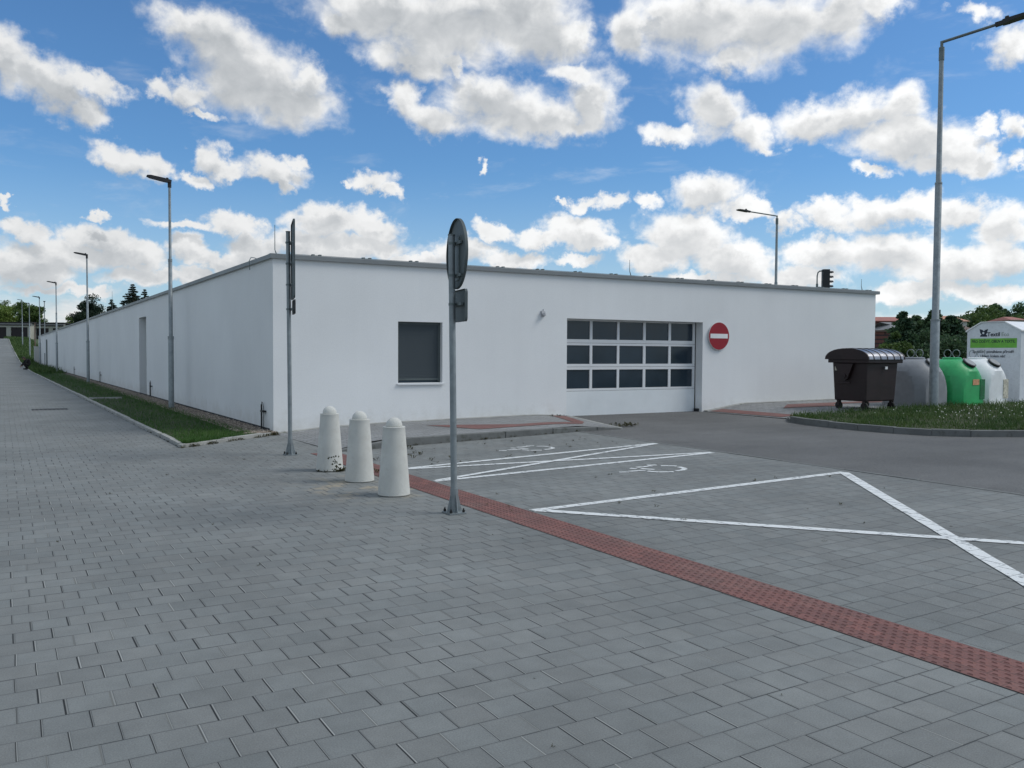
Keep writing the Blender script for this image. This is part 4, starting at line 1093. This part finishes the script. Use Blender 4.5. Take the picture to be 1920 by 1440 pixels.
# ------------------------------------------------------------------ crouching person by the lane kerb
def person():
    Y0 = 71.; X0 = kerb_x(Y0)+.02; root = empty('person', (X0, Y0, rz(Y0)+.02)); root.rotation_euler.z = R(-8)
    tag(root, 'person in black clothes crouching at the lane kerb beside the grass strip', 'person')
    # x right, y away; the figure faces -x (towards the lane), squatting
    J = [(.10, 0, .34, .15),                      # 0 pelvis
         (.10, 0, .50, .14), (.02, 0, .64, .16), (-.08, 0, .70, .13), (-.15, 0, .73, .055), (-.24, 0, .76, .09), (-.27, 0, .81, .088),
         (-.06, .17, .67, .065), (-.20, .19, .46, .05), (-.36, .12, .30, .038), (-.42, .10, .24, .035),
         (-.06, -.17, .67, .065), (-.20, -.19, .46, .05), (-.36, -.12, .30, .038), (-.42, -.10, .24, .035),
         (.06, .12, .30, .10), (-.22, .15, .44, .075), (-.02, .13, .10, .05), (-.12, .13, .05, .045),
         (.06, -.12, .30, .10), (-.22, -.15, .40, .075), (-.02, -.13, .10, .05), (-.12, -.13, .05, .045)]
    E = [(0, 1), (1, 2), (2, 3), (3, 4), (4, 5), (5, 6), (3, 7), (7, 8), (8, 9), (9, 10), (3, 11), (11, 12), (12, 13), (13, 14),
         (0, 15), (15, 16), (16, 17), (17, 18), (0, 19), (19, 20), (20, 21), (21, 22)]
    me = bpy.data.meshes.new('body'); me.from_pydata([j[:3] for j in J], E, []); o = bpy.data.objects.new('body', me); col.objects.link(o)
    sk = o.modifiers.new('skin', 'SKIN'); sv = me.skin_vertices[0].data
    for i, j in enumerate(J): sv[i].radius = (j[3], j[3]*(1.25 if i in (1, 2, 3) else 1)); sv[i].use_root = i == 0
    o.modifiers.new('sub', 'SUBSURF').levels = 2; o.modifiers['sub'].render_levels = 2
    dg = bpy.context.evaluated_depsgraph_get(); m2 = bpy.data.meshes.new_from_object(o.evaluated_get(dg)); bpy.data.objects.remove(o)
    o = bpy.data.objects.new('body', m2); col.objects.link(o); o.parent = root; m2.materials.clear(); m2.materials.append(M['cloth_black']); m2.materials.append(M['skin'])
    for p in m2.polygons:
        p.use_smooth = True; c = p.center
        if (c.x < -.16 and c.z > .68) or (c.x < -.40 and c.z < .28): p.material_index = 1
    # hair cap, ears, nose and fingers
    b = MB(); 
    for r_, zz in ((0, 0),): pass
    n = 20; rows = 8
    for i in range(rows+1):
        ph = PI*.62*i/rows
        for k in range(n):
            t = 2*PI*k/n; v = Vector((math.sin(ph)*math.cos(t), math.sin(ph)*math.sin(t), math.cos(ph))); v.rotate(Matrix.Rotation(R(35), 3, 'Y'))
            b.v.append((-.25+v.x*.115, v.y*.105, .80+v.z*.125))
    for i in range(rows):
        for k in range(n): b.f.append((i*n+k, i*n+(k+1) % n, (i+1)*n+(k+1) % n, (i+1)*n+k))
    b.build('hair', 'hair_dark', root, smooth=True)
    b = MB(); b.tube([(-.35, 0, .79), (-.385, 0, .765)], [.018, .010], 8)
    for s in (-1, 1): b.disc((-.26, s*.092, .77), (0, s, 0), .025, .012, 10)
    b.build('nose_and_ears', 'skin', root)
    for s in (-1, 1):
        b = MB()
        for f in range(4): yy = s*.10+(f-1.5)*.018; L = (.06, .07, .065, .05)[f]; b.tube([(-.43, yy, .235), (-.455, yy, .20), (-.45, yy, .205-L)], [.009, .0085, .007], 6)
        b.tube([(-.41, s*.10-s*.035, .25), (-.43, s*.10-s*.055, .22), (-.44, s*.10-s*.055, .19)], [.010, .009, .007], 6)
        b.build('fingers', 'skin', root)
    for s in (-1, 1):
        b = MB(); b.box((-.24, s*.13-.045, 0), (.03, s*.13+.045, .08)); b.build('shoe', 'rubber', root, bevel=.025)
    root.rotation_euler.z = R(18)
    return root
person()

# ------------------------------------------------------------------ garages at the top of the lane
def garage_row(name_l, px0, px1, py_top, py_base, depth, doors, pill, lean=0.):
    """row of garages facing the camera; px0..px1 in photo pixels at a real depth"""
    p0 = at(px0, py_base, depth); p1 = at(px1, py_base+lean, depth); zt_ = at(px0, py_top, depth).z
    d = (p1-p0); d.z = 0; L = d.length; d.normalize(); ang = math.atan2(d.y, d.x); sc = depth/F
    root = empty('garage_row', (p0.x, p0.y, p0.z), ang); tag(root, name_l, 'garages')
    hh = zt_-p0.z
    c = MB(); segs = []; X = lambda px: (px-px0)*sc
    c.box((0, .3, -1), (L, 6, hh-.35)); c.build('wall', 'garage_wall', root)
    for a, e in pill: c = MB(); c.box((X(a), 0, -1), (X(e), .3, hh*.70)); c.build('pillar', 'garage_wall', root)
    c = MB(); c.box((-.0, -.05, hh*.70), (L, .3, hh*.80)); c.build('lintel', 'garage_wall', root)
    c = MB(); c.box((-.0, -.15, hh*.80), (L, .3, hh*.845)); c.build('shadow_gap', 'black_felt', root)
    c = MB(); c.box((-.3, -.35, hh*.845), (L+.3, .3, hh*.93)); c.build('fascia', 'fascia', root)
    c = MB(); c.box((-.4, -.4, hh*.93), (L+.4, 6.3, hh)); c.build('roof', 'black_felt', root)
    for a, e in doors: c = MB(); c.box((X(a), .15, -1), (X(e), .29, hh*.70)); c.build('garage_door', 'garage_door', root)
garage_row('left row of old garages with dark brown doors at the top of the lane', -60, 56, 603, 636.5, 150, [(-55, -20), (-12, 12), (20.5, 52)], [(-20, -12), (12, 20.5), (52, 56)])
garage_row('right row of old garages with thick black roof edge, partly behind the white wall', 57, 118, 604.5, 640, 152, [(61, 91.5), (99, 118)], [(57, 61), (91.5, 99)], 2)

# ------------------------------------------------------------------ trees
def leaf_quads(C, s, flat=.0):
    C = np.asarray(C); n = len(C); a = rng.normal(size=(n, 3)); a /= np.linalg.norm(a, axis=1)[:, None]
    b = rng.normal(size=(n, 3)); b -= a*(a*b).sum(1)[:, None]; b /= np.linalg.norm(b, axis=1)[:, None]
    s = s*(.6+.8*rng.random(n))[:, None]
    return np.stack([C-a*s, C-b*s*.55, C+a*s, C+b*s*.55], 1).reshape(-1, 3)
def broadleaf(base, hh, rx, ry, m, label, group, clumps=26, per=150, ls=.12, trunk=.25, lowz=.25, seed=0, name='tree'):
    r = np.random.default_rng(seed); root = empty(name, base); tag(root, label, 'tree', group)
    C = []; cl = []
    for _ in range(clumps):
        v = r.normal(size=3); v /= np.linalg.norm(v); k = r.random()**.45
        cz = hh*(lowz+(1-lowz)/2); rz_ = hh*(1-lowz)/2
        c = np.array([v[0]*rx*k*.8, v[1]*ry*k*.8, cz+v[2]*rz_*k*.82]); cl.append(c); rr = r.uniform(.20, .42)*min(rx, rz_)
        q = r.normal(size=(per, 3)); q /= np.linalg.norm(q, axis=1)[:, None]; q *= (r.random(per)**.4)[:, None]*rr*np.array([1.15, 1.15, .8])
        C.append(q+c)
    fast_mesh('crown', leaf_quads(np.concatenate(C), ls), 4, m, root)
    t = MB(); t.tube([(0, 0, -.5), (0, 0, hh*.3), (rx*.05, 0, hh*.75)], [trunk, trunk*.7, trunk*.2], 8)
    for c in cl[:7]: t.tube([(0, 0, hh*.28), tuple(np.array([0, 0, hh*.3])*.4+c*.6), tuple(c)], [trunk*.45, trunk*.25, trunk*.08], 6)
    t.build('trunk', 'bark', root, smooth=True)
    return root
def conifer(base, hh, r0_, m, label, group, layers=16, per=260, ls=.1, seed=0, taper=1., name='conifer_tree', gap=.35):
    r = np.random.default_rng(seed); root = empty(name, base); tag(root, label, 'tree', group); C = []; t = MB()
    t.tube([(0, 0, -.5), (0, 0, hh*.6), (0, 0, hh)], [r0_*.08, r0_*.05, .01], 6)
    for i in range(layers):
        f = (i+.5)/layers; z = hh*(.08+.92*f); rr = r0_*(1-f)**taper+.03*r0_
        nb = max(6, int(9*(1-f)+5))
        for k in range(nb):
            a = r.uniform(0, 2*PI); L = rr*r.uniform(.65, 1.12); n = max(6, int(per*(.25+(1-f))/nb))
            s = r.random(n)**.7; P = np.stack([np.cos(a)*L*s, np.sin(a)*L*s, z-L*.28*s**1.2+L*.12*s**4], 1)
            P += r.normal(0, 1, (n, 3))*np.array([.10, .10, .06])*rr*(1-.5*s)[:, None]*gap*2
            C.append(P); t.tube([(0, 0, z), (math.cos(a)*L*.9, math.sin(a)*L*.9, z-L*.25)], [r0_*.02, r0_*.006], 4)
    fast_mesh('crown', leaf_quads(np.concatenate(C), ls), 4, m, root); t.build('trunk', 'bark', root)
    return root
def base_of(px, py, dp, zg): p = at(px, py, dp); return (p.x, p.y, zg), p.z-zg
GL = 'trees beyond the garages'
(bs, hh) = base_of(57, 557, 176, 2.5); broadleaf(bs, hh, 3.4, 3.2, 'leaf_mid', 'tall rounded green tree behind the right garage row', GL, 46, 330, .17, lowz=.12, seed=3)
(bs, hh) = base_of(12, 562, 180, 2.5); broadleaf(bs, hh*.9, 4.2, 3.5, 'leaf_light', 'pale sunlit tree at the left picture edge behind the garages', GL, 44, 330, .17, lowz=.12, seed=5)
(bs, hh) = base_of(4, 556, 200, 2.5); broadleaf(bs, hh, 4., 4, 'leaf_mid', 'sparse dark tree behind the pale sunlit tree at the left edge', GL, 22, 120, .16, lowz=.3, seed=8)
(bs, hh) = base_of(134, 587, 170, 1.); broadleaf(bs, hh, 2.4, 2.4, 'leaf_light', 'small pale green tree left of the dark pine', GL, 24, 220, .15, lowz=.2, seed=9)
(bs, hh) = base_of(110, 598, 190, 1.); broadleaf(bs, hh, 4., 3, 'leaf_hill', 'low dark bushes behind the right garage row', GL, 24, 160, .17, lowz=.1, seed=10, name='bush')
(bs, hh) = base_of(169, 548, 140, .0); broadleaf(bs, hh, 2.9, 2.6, 'leaf_dark', 'dense dark pine behind the white wall, second lamp in front', GL, 50, 420, .12, lowz=.05, seed=12, name='pine_tree')
(bs, hh) = base_of(150, 572, 141, .0); broadleaf(bs, hh*.95, 1.7, 1.5, 'leaf_dark', 'lower dark pine shoulder at the left of the dense pine', GL, 24, 260, .12, lowz=.1, seed=13, name='pine_tree')
for px, py, dp, r_, sd, l_ in ((209, 561, 120, 1.5, 1, 'small spruce tip above the roof right of the dark pine'), (249, 532, 110, 2.0, 2, 'tallest spruce tip above the white roof'), (271, 542, 112, 1.3, 4, 'thin spruce tip right of the tallest one')):
    (bs, hh) = base_of(px, py, dp, 0.); conifer(bs, hh, r_*2.1, 'leaf_spruce', l_, 'spruces behind the white building', 34, 1500, .10, sd, .85, 'spruce_tree', .5)
# shrubs on the grass slope beyond the wall
for px, py, dp, s, sd, l_ in ((47, 655, 108, 1.0, 21, 'bush on the grass slope left of the fifth lamp'), (62, 648, 118, 1.2, 22, 'bush on the slope between the far lamps'), (68, 660, 104, .9, 23, 'low bush beside the end of the white wall')):
    p = at(px, py, dp); broadleaf((p.x, p.y, p.z-.9*s), 1.3*s, .9*s, .9*s, 'leaf_hill', l_, 'bushes on the grass slope', 12, 130, .09, .04, .05, sd, 'bush')
# right background: junipers, houses, hill trees
GJ = 'dark shrubs behind the recycling containers'
for px, py, dp, r_, sd, l_ in ((1694, 584, 34, 1.0, 31, 'dark juniper with a thin raised tip behind the brown container'), (1716, 592, 36, 1.7, 32, 'broad dark juniper left of the lamp pole'),
                               (1752, 581, 35, 1.1, 33, 'dark juniper right behind the lamp pole'), (1784, 592, 36, 1.4, 34, 'dark juniper right of the lamp pole with spiky tips')):
    (bs, hh) = base_of(px, py, dp, 0.); conifer(bs, hh, r_, 'leaf_jun', l_, GJ, 24, 1300, .075, sd, .6, 'juniper_shrub', 1.3)
for px, py, dp, rr, sd, l_, mt in ((1676, 612, 33, .7, 41, 'pale green shrub beside the building corner', 'leaf_mid'), (1700, 622, 34, 1.3, 42, 'low dark bush behind the grey bell container', 'leaf_jun'), (1738, 612, 34.5, 1.4, 43, 'dense dark bush behind the lamp pole', 'leaf_jun'), (1772, 618, 34, 1.2, 44, 'dark bush above the green bell container', 'leaf_jun'), (1806, 622, 35, 1., 45, 'dark bush left of the textile container', 'leaf_jun'),
                            (1672, 640, 31, .5, 46, 'small leafy bush above the brown container lid', 'leaf_mid')):
    (bs, hh) = base_of(px, py, dp, -.2); broadleaf(bs, hh, rr, rr, mt, l_, GJ, 30, 260, .06, .06, .02, sd, 'bush')
def house(px0, px1, py_eave, py_ridge, dp, zb, mr, mw, label, dep=7., hip=0., chim=None):
    p0 = at(px0, py_eave, dp); p1 = at(px1, py_eave, dp); ze = p0.z; zr = at(px0, py_ridge, dp).z+.0
    d = p1-p0; d.z = 0; L = d.length; ang = math.atan2(d.y, d.x); root = empty('house', (p0.x, p0.y, zb), ang); tag(root, label, 'house')
    c = MB(); c.box((0, 0, 0), (L, dep, ze-zb)); c.build('wall', mw, root)
    a, e, o = ze-zb, zr-zb, .35
    c = MB(); c.add([(-o, -o, a-.1), (L+o, -o, a-.1), (L+o, dep+o, a-.1), (-o, dep+o, a-.1), (hip, dep/2, e), (L-hip, dep/2, e)], [(0, 1, 5, 4), (2, 3, 4, 5), (3, 0, 4), (1, 2, 5), (3, 2, 1, 0)])
    rf_ = c.build('roof', mr, root)
    if chim:
        x = (chim-px0)*dp/F; c = MB(); c.box((x-.25, dep/2-.8, e-.8), (x+.25, dep/2-.3, e+.9)); c.build('chimney', 'black_felt', rf_)
    for i in range(max(1, int(L/3))):
        x = L*(i+.5)/max(1, int(L/3)); c = MB(); c.box((x-.5, -.03, max(a-1.9, .3)), (x+.5, .02, a-.6)); c.build('window', 'glass_dark', root)
    return root
house(1630, 1727, 601, 592, 150, -3, 'roof_red', 'house_maroon', 'long house with pale red roof behind the building corner', 9, 1.6)
house(1640, 1664, 612, 606, 90, -3, 'garage_wall', 'house_wall', 'white gabled house beside the building corner', 6)
house(1671, 1702, 616, 602, 80, -3, 'fascia', 'house_wall', 'grey gabled house between junipers under the red roof', 6, 1.3)
house(1776, 1813, 601, 590, 130, -3, 'roof_orange', 'house_wall', 'house with bright orange roof and dark chimney behind the junipers', 8, .3, 1780)
house(1762, 1832, 620, 598, 95, -3, 'roof_brown', 'roof_brown', 'old house with brown roof beside the textile container', 9, 1.)
house(1899, 1925, 599, 592.5, 140, -3, 'roof_red', 'house_wall', 'small reddish roof above the textile container', 7, .4)
p0 = at(1620, 660, 46); p1 = at(1835, 668, 46); d = p1-p0; d.z = 0; fw = empty('brick_wall', (p0.x, p0.y, -1.)); fw.rotation_euler.z = math.atan2(d.y, d.x)
tag(fw, 'reddish brick wall behind the dark shrubs', 'wall'); zt_ = at(1650, 622, 46).z+1
c = MB(); c.box((0, 0, 0), (d.length, .3, zt_)); c.build('brickwork', 'brick', fw); c = MB(); c.box((-.1, -.08, zt_), (d.length+.1, .38, zt_+.08)); c.build('coping', 'roof_brown', fw)
GH = 'trees on the hill to the right'
for i, (px, py, dp, rr, l_) in enumerate(((1808, 577, 190, 5, 'leftmost round tree of the hill grove'), (1838, 566, 195, 6.5, 'broad dark tree of the hill grove, above the textile container'), (1872, 560, 200, 4.5, 'taller pale tree top in the hill grove'),
                                         (1895, 571, 190, 6, 'low green tree of the hill grove right of the pale top'), (1925, 562, 195, 6, 'dark tree at the right picture edge on the hill'), (1858, 580, 185, 6, 'front low tree of the hill grove'))):
    (bs, hh) = base_of(px, py, dp, -4.); broadleaf(bs, hh, rr, rr, 'leaf_hill' if i % 2 == 0 else 'leaf_mid', l_, GH, 40, 260, .36, .35, .1, 60+i)

# ------------------------------------------------------------------ world: Nishita sky with cumulus clouds by direction
SUN_AZ, SUN_EL = R(118), R(48)      # azimuth clockwise from +Y
w = bpy.data.worlds.new('World'); scene.world = w; w.use_nodes = True
t = NT(w.node_tree); bg = t.n['Background']; bg.inputs['Strength'].default_value = .1
sky = t.new('ShaderNodeTexSky', sky_type='NISHITA'); sky.sun_disc = False; sky.sun_elevation = SUN_EL; sky.sun_rotation = SUN_AZ
sky.air_density = 1.0; sky.dust_density = .6; sky.ozone_density = 3.
dirv = t.new('ShaderNodeTexCoord').outputs['Generated']
X, Y, Z = t.xyz(dirv)
S = 16.2
az = t.m('MULTIPLY', t.m('ARCTAN2', X, Y), S); el = t.m('MULTIPLY', t.m('ARCSINE', Z), S)
uv = t.comb(az, el, 0.)
def azel(px, py):
    r = ray(px, py).normalized(); return math.atan2(r.x, r.y)*S, math.asin(r.z)*S
B = """10 112 52 46 0;62 138 60 36 25;112 172 62 44 30;158 205 46 30 0;196 160 44 20 10;150 150 30 20 0
372 58 78 36 10;450 150 84 62 28;425 92 88 52 20;485 140 82 62 35;535 178 88 52 20;580 150 34 34 60;300 168 30 16 20;350 176 55 24 0;385 214 34 9 10
720 18 125 56 0;830 45 140 78 0;950 22 140 66 0;1025 70 84 48 0;770 112 90 30 15;855 130 26 16 60;1085 62 34 34 0;640 40 40 30 0
762 190 42 26 30;820 222 66 28 20;915 186 90 42 -5;985 222 120 40 0;1105 190 54 56 0;1082 138 40 18 20;1050 236 90 20 0
1310 38 140 66 0;1450 46 140 70 0;1580 20 96 48 -20;1375 112 56 26 0;1185 62 40 44 0;1230 20 26 22 0;1650 10 40 26 0
1338 205 62 42 25;1400 246 56 30 30;1262 250 50 18 20;1440 278 32 14 0
1520 232 62 30 15;1600 218 96 34 -8;1685 192 56 38 0;1710 262 130 44 12;1790 306 96 24 12;1640 322 46 12 10;1852 282 24 22 0;1895 242 26 26 0;1905 300 20 20 0;1838 236 24 16 0
1832 18 42 16 15;1900 76 52 30 10
232 296 58 24 20;300 312 40 22 20;398 300 36 26 40;430 318 34 18 0;510 322 58 24 10;528 345 18 20 0;562 310 24 14 30;372 340 26 14 0;15 380 24 8 25
700 338 42 18 0;740 362 34 14 30;898 316 8 13 30;655 344 16 8 0
615 415 84 26 0;700 428 66 24 10;640 462 130 24 0;560 445 60 20 0;345 420 66 12 5;440 424 60 20 10;185 408 24 9 20
190 448 76 24 10;50 432 50 22 15;130 474 120 24 0;245 478 80 26 20;50 500 90 34 0;345 462 40 20 0;400 484 80 20 10;480 470 70 30 0;330 520 140 18 0;120 545 130 14 0
1085 436 62 26 10;1125 458 46 18 10;1000 444 48 18 0;925 432 36 16 15;955 486 64 18 0;860 468 56 26 0;1080 488 60 12 0;790 490 60 16 0
1098 384 54 14 -5;1150 376 26 16 0;1212 382 34 15 20;1050 380 12 7 0
1325 366 66 32 5;1405 398 60 18 15;1290 446 84 40 20;1225 482 70 26 0;1380 488 96 34 10;1475 415 34 22 0;1550 406 58 24 15;1640 400 66 28 -5;1712 386 62 26 0;1800 396 62 26 5;1880 420 66 38 0
1560 470 96 26 0;1670 470 100 36 0;1790 500 110 36 0;1890 490 70 30 0;1720 545 110 22 0;1850 550 100 20 0;1500 520 80 26 0;1330 520 120 14 0"""
blobs = []
for ln_ in B.replace('\n', ';').split(';'):
    v = [float(a) for a in ln_.split()]
    if len(v) == 5: blobs.append(v)
def make_group():
    """smallest ellipse distance over all clouds; the ellipses share five rotated frames"""
    g = bpy.data.node_groups.new('cloud_field', 'ShaderNodeTree')
    g.interface.new_socket('P', in_out='INPUT', socket_type='NodeSocketVector'); g.interface.new_socket('F', in_out='OUTPUT', socket_type='NodeSocketFloat')
    q = NT(g); gi = q.new('NodeGroupInput'); go = q.new('NodeGroupOutput'); acc = None
    x0, y0, _z = q.xyz(gi.outputs[0]); frames = {}
    for a in (0, 12, 28, 50, -12): 
        c, s = math.cos(R(a)), math.sin(R(a))       # image-clockwise rotation
        frames[a] = (x0, y0) if a == 0 else (q.m('SUBTRACT', q.m('MULTIPLY', x0, c), q.m('MULTIPLY', y0, s)), q.m('ADD', q.m('MULTIPLY', x0, s), q.m('MULTIPLY', y0, c)))
    for (px, py, rx, ry, rot) in sorted(blobs, key=lambda v: (v[0], v[1])):
        a = min(frames, key=lambda f: abs(f-rot)); c, s = math.cos(R(a)), math.sin(R(a))
        a0, e0 = azel(px, py); a1, _ = azel(px+rx, py); a2, _ = azel(px-rx, py); _, e1 = azel(px, py-ry); _, e2 = azel(px, py+ry)
        sx, sy = abs(a1-a2)/2*1.12, abs(e1-e2)/2*1.18; ca, ce = a0*c-e0*s, a0*s+e0*c
        fx, fy = frames[a]
        n = q.new('ShaderNodeVectorMath', operation='MULTIPLY_ADD')
        q.l.new(q.comb(fx, fy, acc if acc is not None else 0.), n.inputs[0]); n.inputs[1].default_value = (1/sx, 1/sy, 1e-6); n.inputs[2].default_value = (-ca/sx, -ce/sy, 0)
        L = q.vm('LENGTH', n.outputs[0])
        if ry < 16: L = q.m('ADD', L, .15)
        if acc is None: acc = L
        else:
            n = q.new('ShaderNodeMath', operation='SMOOTH_MIN'); q.l.new(acc, n.inputs[0]); q.l.new(L, n.inputs[1]); n.inputs[2].default_value = .14; acc = n.outputs[0]
    q.l.new(q.m('SUBTRACT', 1., q.m('MINIMUM', acc, 2.5)), go.inputs[0]); return g
G = make_group()
def field(p):
    n = t.new('ShaderNodeGroup'); n.node_tree = G; t.l.new(p, n.inputs[0]); return n.outputs[0]
def ncol(vec, sc, det, rough=.55):
    n = t.new('ShaderNodeTexNoise'); t.put(n.inputs['Vector'], vec); t.put(n.inputs['Scale'], sc); t.put(n.inputs['Detail'], det); t.put(n.inputs['Roughness'], rough); return n.outputs['Color']
# shared by the whole sky
ang = t.m('ABSOLUTE', t.m('SUBTRACT', az, YAW*S))
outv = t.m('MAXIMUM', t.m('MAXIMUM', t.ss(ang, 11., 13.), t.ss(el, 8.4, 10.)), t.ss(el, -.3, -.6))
nb = t.noise(t.comb(t.m('MULTIPLY', az, .6), t.m('MULTIPLY', el, 1.5), 3.), 1., 6., .56, .2)
hz_ = t.ss(el, -.5, 3.6, .45, 0.)
skc = t.mix(hz_, t.mix(1., sky.outputs[0], (.66, 1.0, 1.26), 'MULTIPLY'), (6.9, 7.7, 8.7))
def tone(br, tint=None):
    cs = t.vm('SCALE', t.mix(t.ss(br, .4, .9), (.88, .94, 1.0), (.985, .995, 1.0))); t.l.new(t.m('MULTIPLY', br, 1/.1), cs.node.inputs[3])
    return t.vm('MULTIPLY', cs, tint) if tint else cs
# the cloudscape towards the north-east: separate cumulus heads over a low bank
w1 = t.vm('MULTIPLY', t.vm('SUBTRACT', ncol(uv, 1.3, 3.), (.5, .5, .5)), (.75, .55, 0))
w2 = t.vm('MULTIPLY', t.vm('SUBTRACT', ncol(uv, 3.5, 5., .65), (.5, .5, .5)), (.55, .42, 0))
pw = t.vm('ADD', uv, t.vm('ADD', w1, w2))
F0 = field(pw); FU = field(t.vm('ADD', pw, (.06, .26, 0)))     # FU: is there more cloud towards the light?
U = t.vm('MULTIPLY', uv, (1., 1.2, 1.))
n1 = t.noise(U, 1.6, 7., .55, .3)
n3 = t.noise(U, 2.2, 3., .5)
cov = t.ss(el, .3, 2.4, .06, -.34)
d1 = t.m('ADD', t.m('MULTIPLY', F0, .95), t.m('MULTIPLY', t.m('SUBTRACT', n1, .5), 1.3))
d2 = t.m('MULTIPLY', t.m('ADD', t.m('SUBTRACT', nb, .5), cov), 2.4)
D0 = t.m('MAXIMUM', d1, d2)
lw_ = t.ss(el, 2., 5., 0., 1.); alpha = t.ss(D0, t.m('SUBTRACT', -.16, t.m('MULTIPLY', lw_, .16)), t.m('ADD', .36, t.m('MULTIPLY', lw_, .16)))
wisp = t.ss(t.noise(t.comb(t.m('MULTIPLY', az, .5), t.m('MULTIPLY', el, 1.4), 5.), 1., 5., .65, .4), .54, .80, 0, .25)
alpha = t.m('MAXIMUM', alpha, wisp)
core = t.ss(t.m('ADD', t.m('ADD', t.m('MULTIPLY', FU, .9), t.m('MULTIPLY', F0, .35)), t.m('MULTIPLY', t.m('SUBTRACT', n3, .5), .9)), .02, .85)
puff = t.m('MULTIPLY', t.m('SUBTRACT', n1, .5), .52)
br = t.m('SUBTRACT', t.m('ADD', .975, puff), t.m('MULTIPLY', core, t.ss(el, 2., 6., .26, .33)))
br = t.m('MINIMUM', t.m('MAXIMUM', br, .48), 1.)
br = t.m('MULTIPLY', br, t.ss(t.m('SUBTRACT', az, YAW*S), -9., 8., .84, 1.04))
t.l.new(t.mix(alpha, skc, tone(br)), bg.inputs['Color'])
# the rest of the sky: unseen grey-white cumulus, dimmed to darken walls and ground
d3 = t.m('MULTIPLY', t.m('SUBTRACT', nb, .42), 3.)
left = t.ss(t.m('SUBTRACT', az, YAW*S), -9., -14.)  # extra dimming of this unseen side keeps the left wall darker
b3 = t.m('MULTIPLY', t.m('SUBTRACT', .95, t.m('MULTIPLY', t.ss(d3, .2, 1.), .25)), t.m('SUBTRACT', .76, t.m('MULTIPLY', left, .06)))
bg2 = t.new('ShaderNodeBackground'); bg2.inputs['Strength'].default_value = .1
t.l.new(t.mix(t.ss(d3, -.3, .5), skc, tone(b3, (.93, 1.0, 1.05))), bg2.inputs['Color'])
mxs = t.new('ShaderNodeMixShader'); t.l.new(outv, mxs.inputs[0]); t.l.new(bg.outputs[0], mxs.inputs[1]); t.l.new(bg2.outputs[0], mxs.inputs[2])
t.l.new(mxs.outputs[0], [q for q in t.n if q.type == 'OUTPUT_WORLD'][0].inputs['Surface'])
try: w.cycles.sampling_method = 'NONE'
except Exception: pass

sd = bpy.data.lights.new('sun', 'SUN'); sd.energy = 1.8; sd.angle = R(24); sd.color = (1., .975, .93)
so = bpy.data.objects.new('sun', sd); col.objects.link(so)
sv = Vector((math.sin(SUN_AZ)*math.cos(SUN_EL), math.cos(SUN_AZ)*math.cos(SUN_EL), math.sin(SUN_EL)))
so.rotation_euler = sv.to_track_quat('Z', 'Y').to_euler(); so.location = (0, 0, 50)

# ------------------------------------------------------------------ render settings
scene.render.engine = 'CYCLES'
scene.view_settings.view_transform = 'Standard'; scene.view_settings.look = 'None'
scene.view_settings.exposure = 0.; scene.view_settings.gamma = 1.
scene.render.resolution_x = 1024; scene.render.resolution_y = 768
scene.cycles.max_bounces = 4
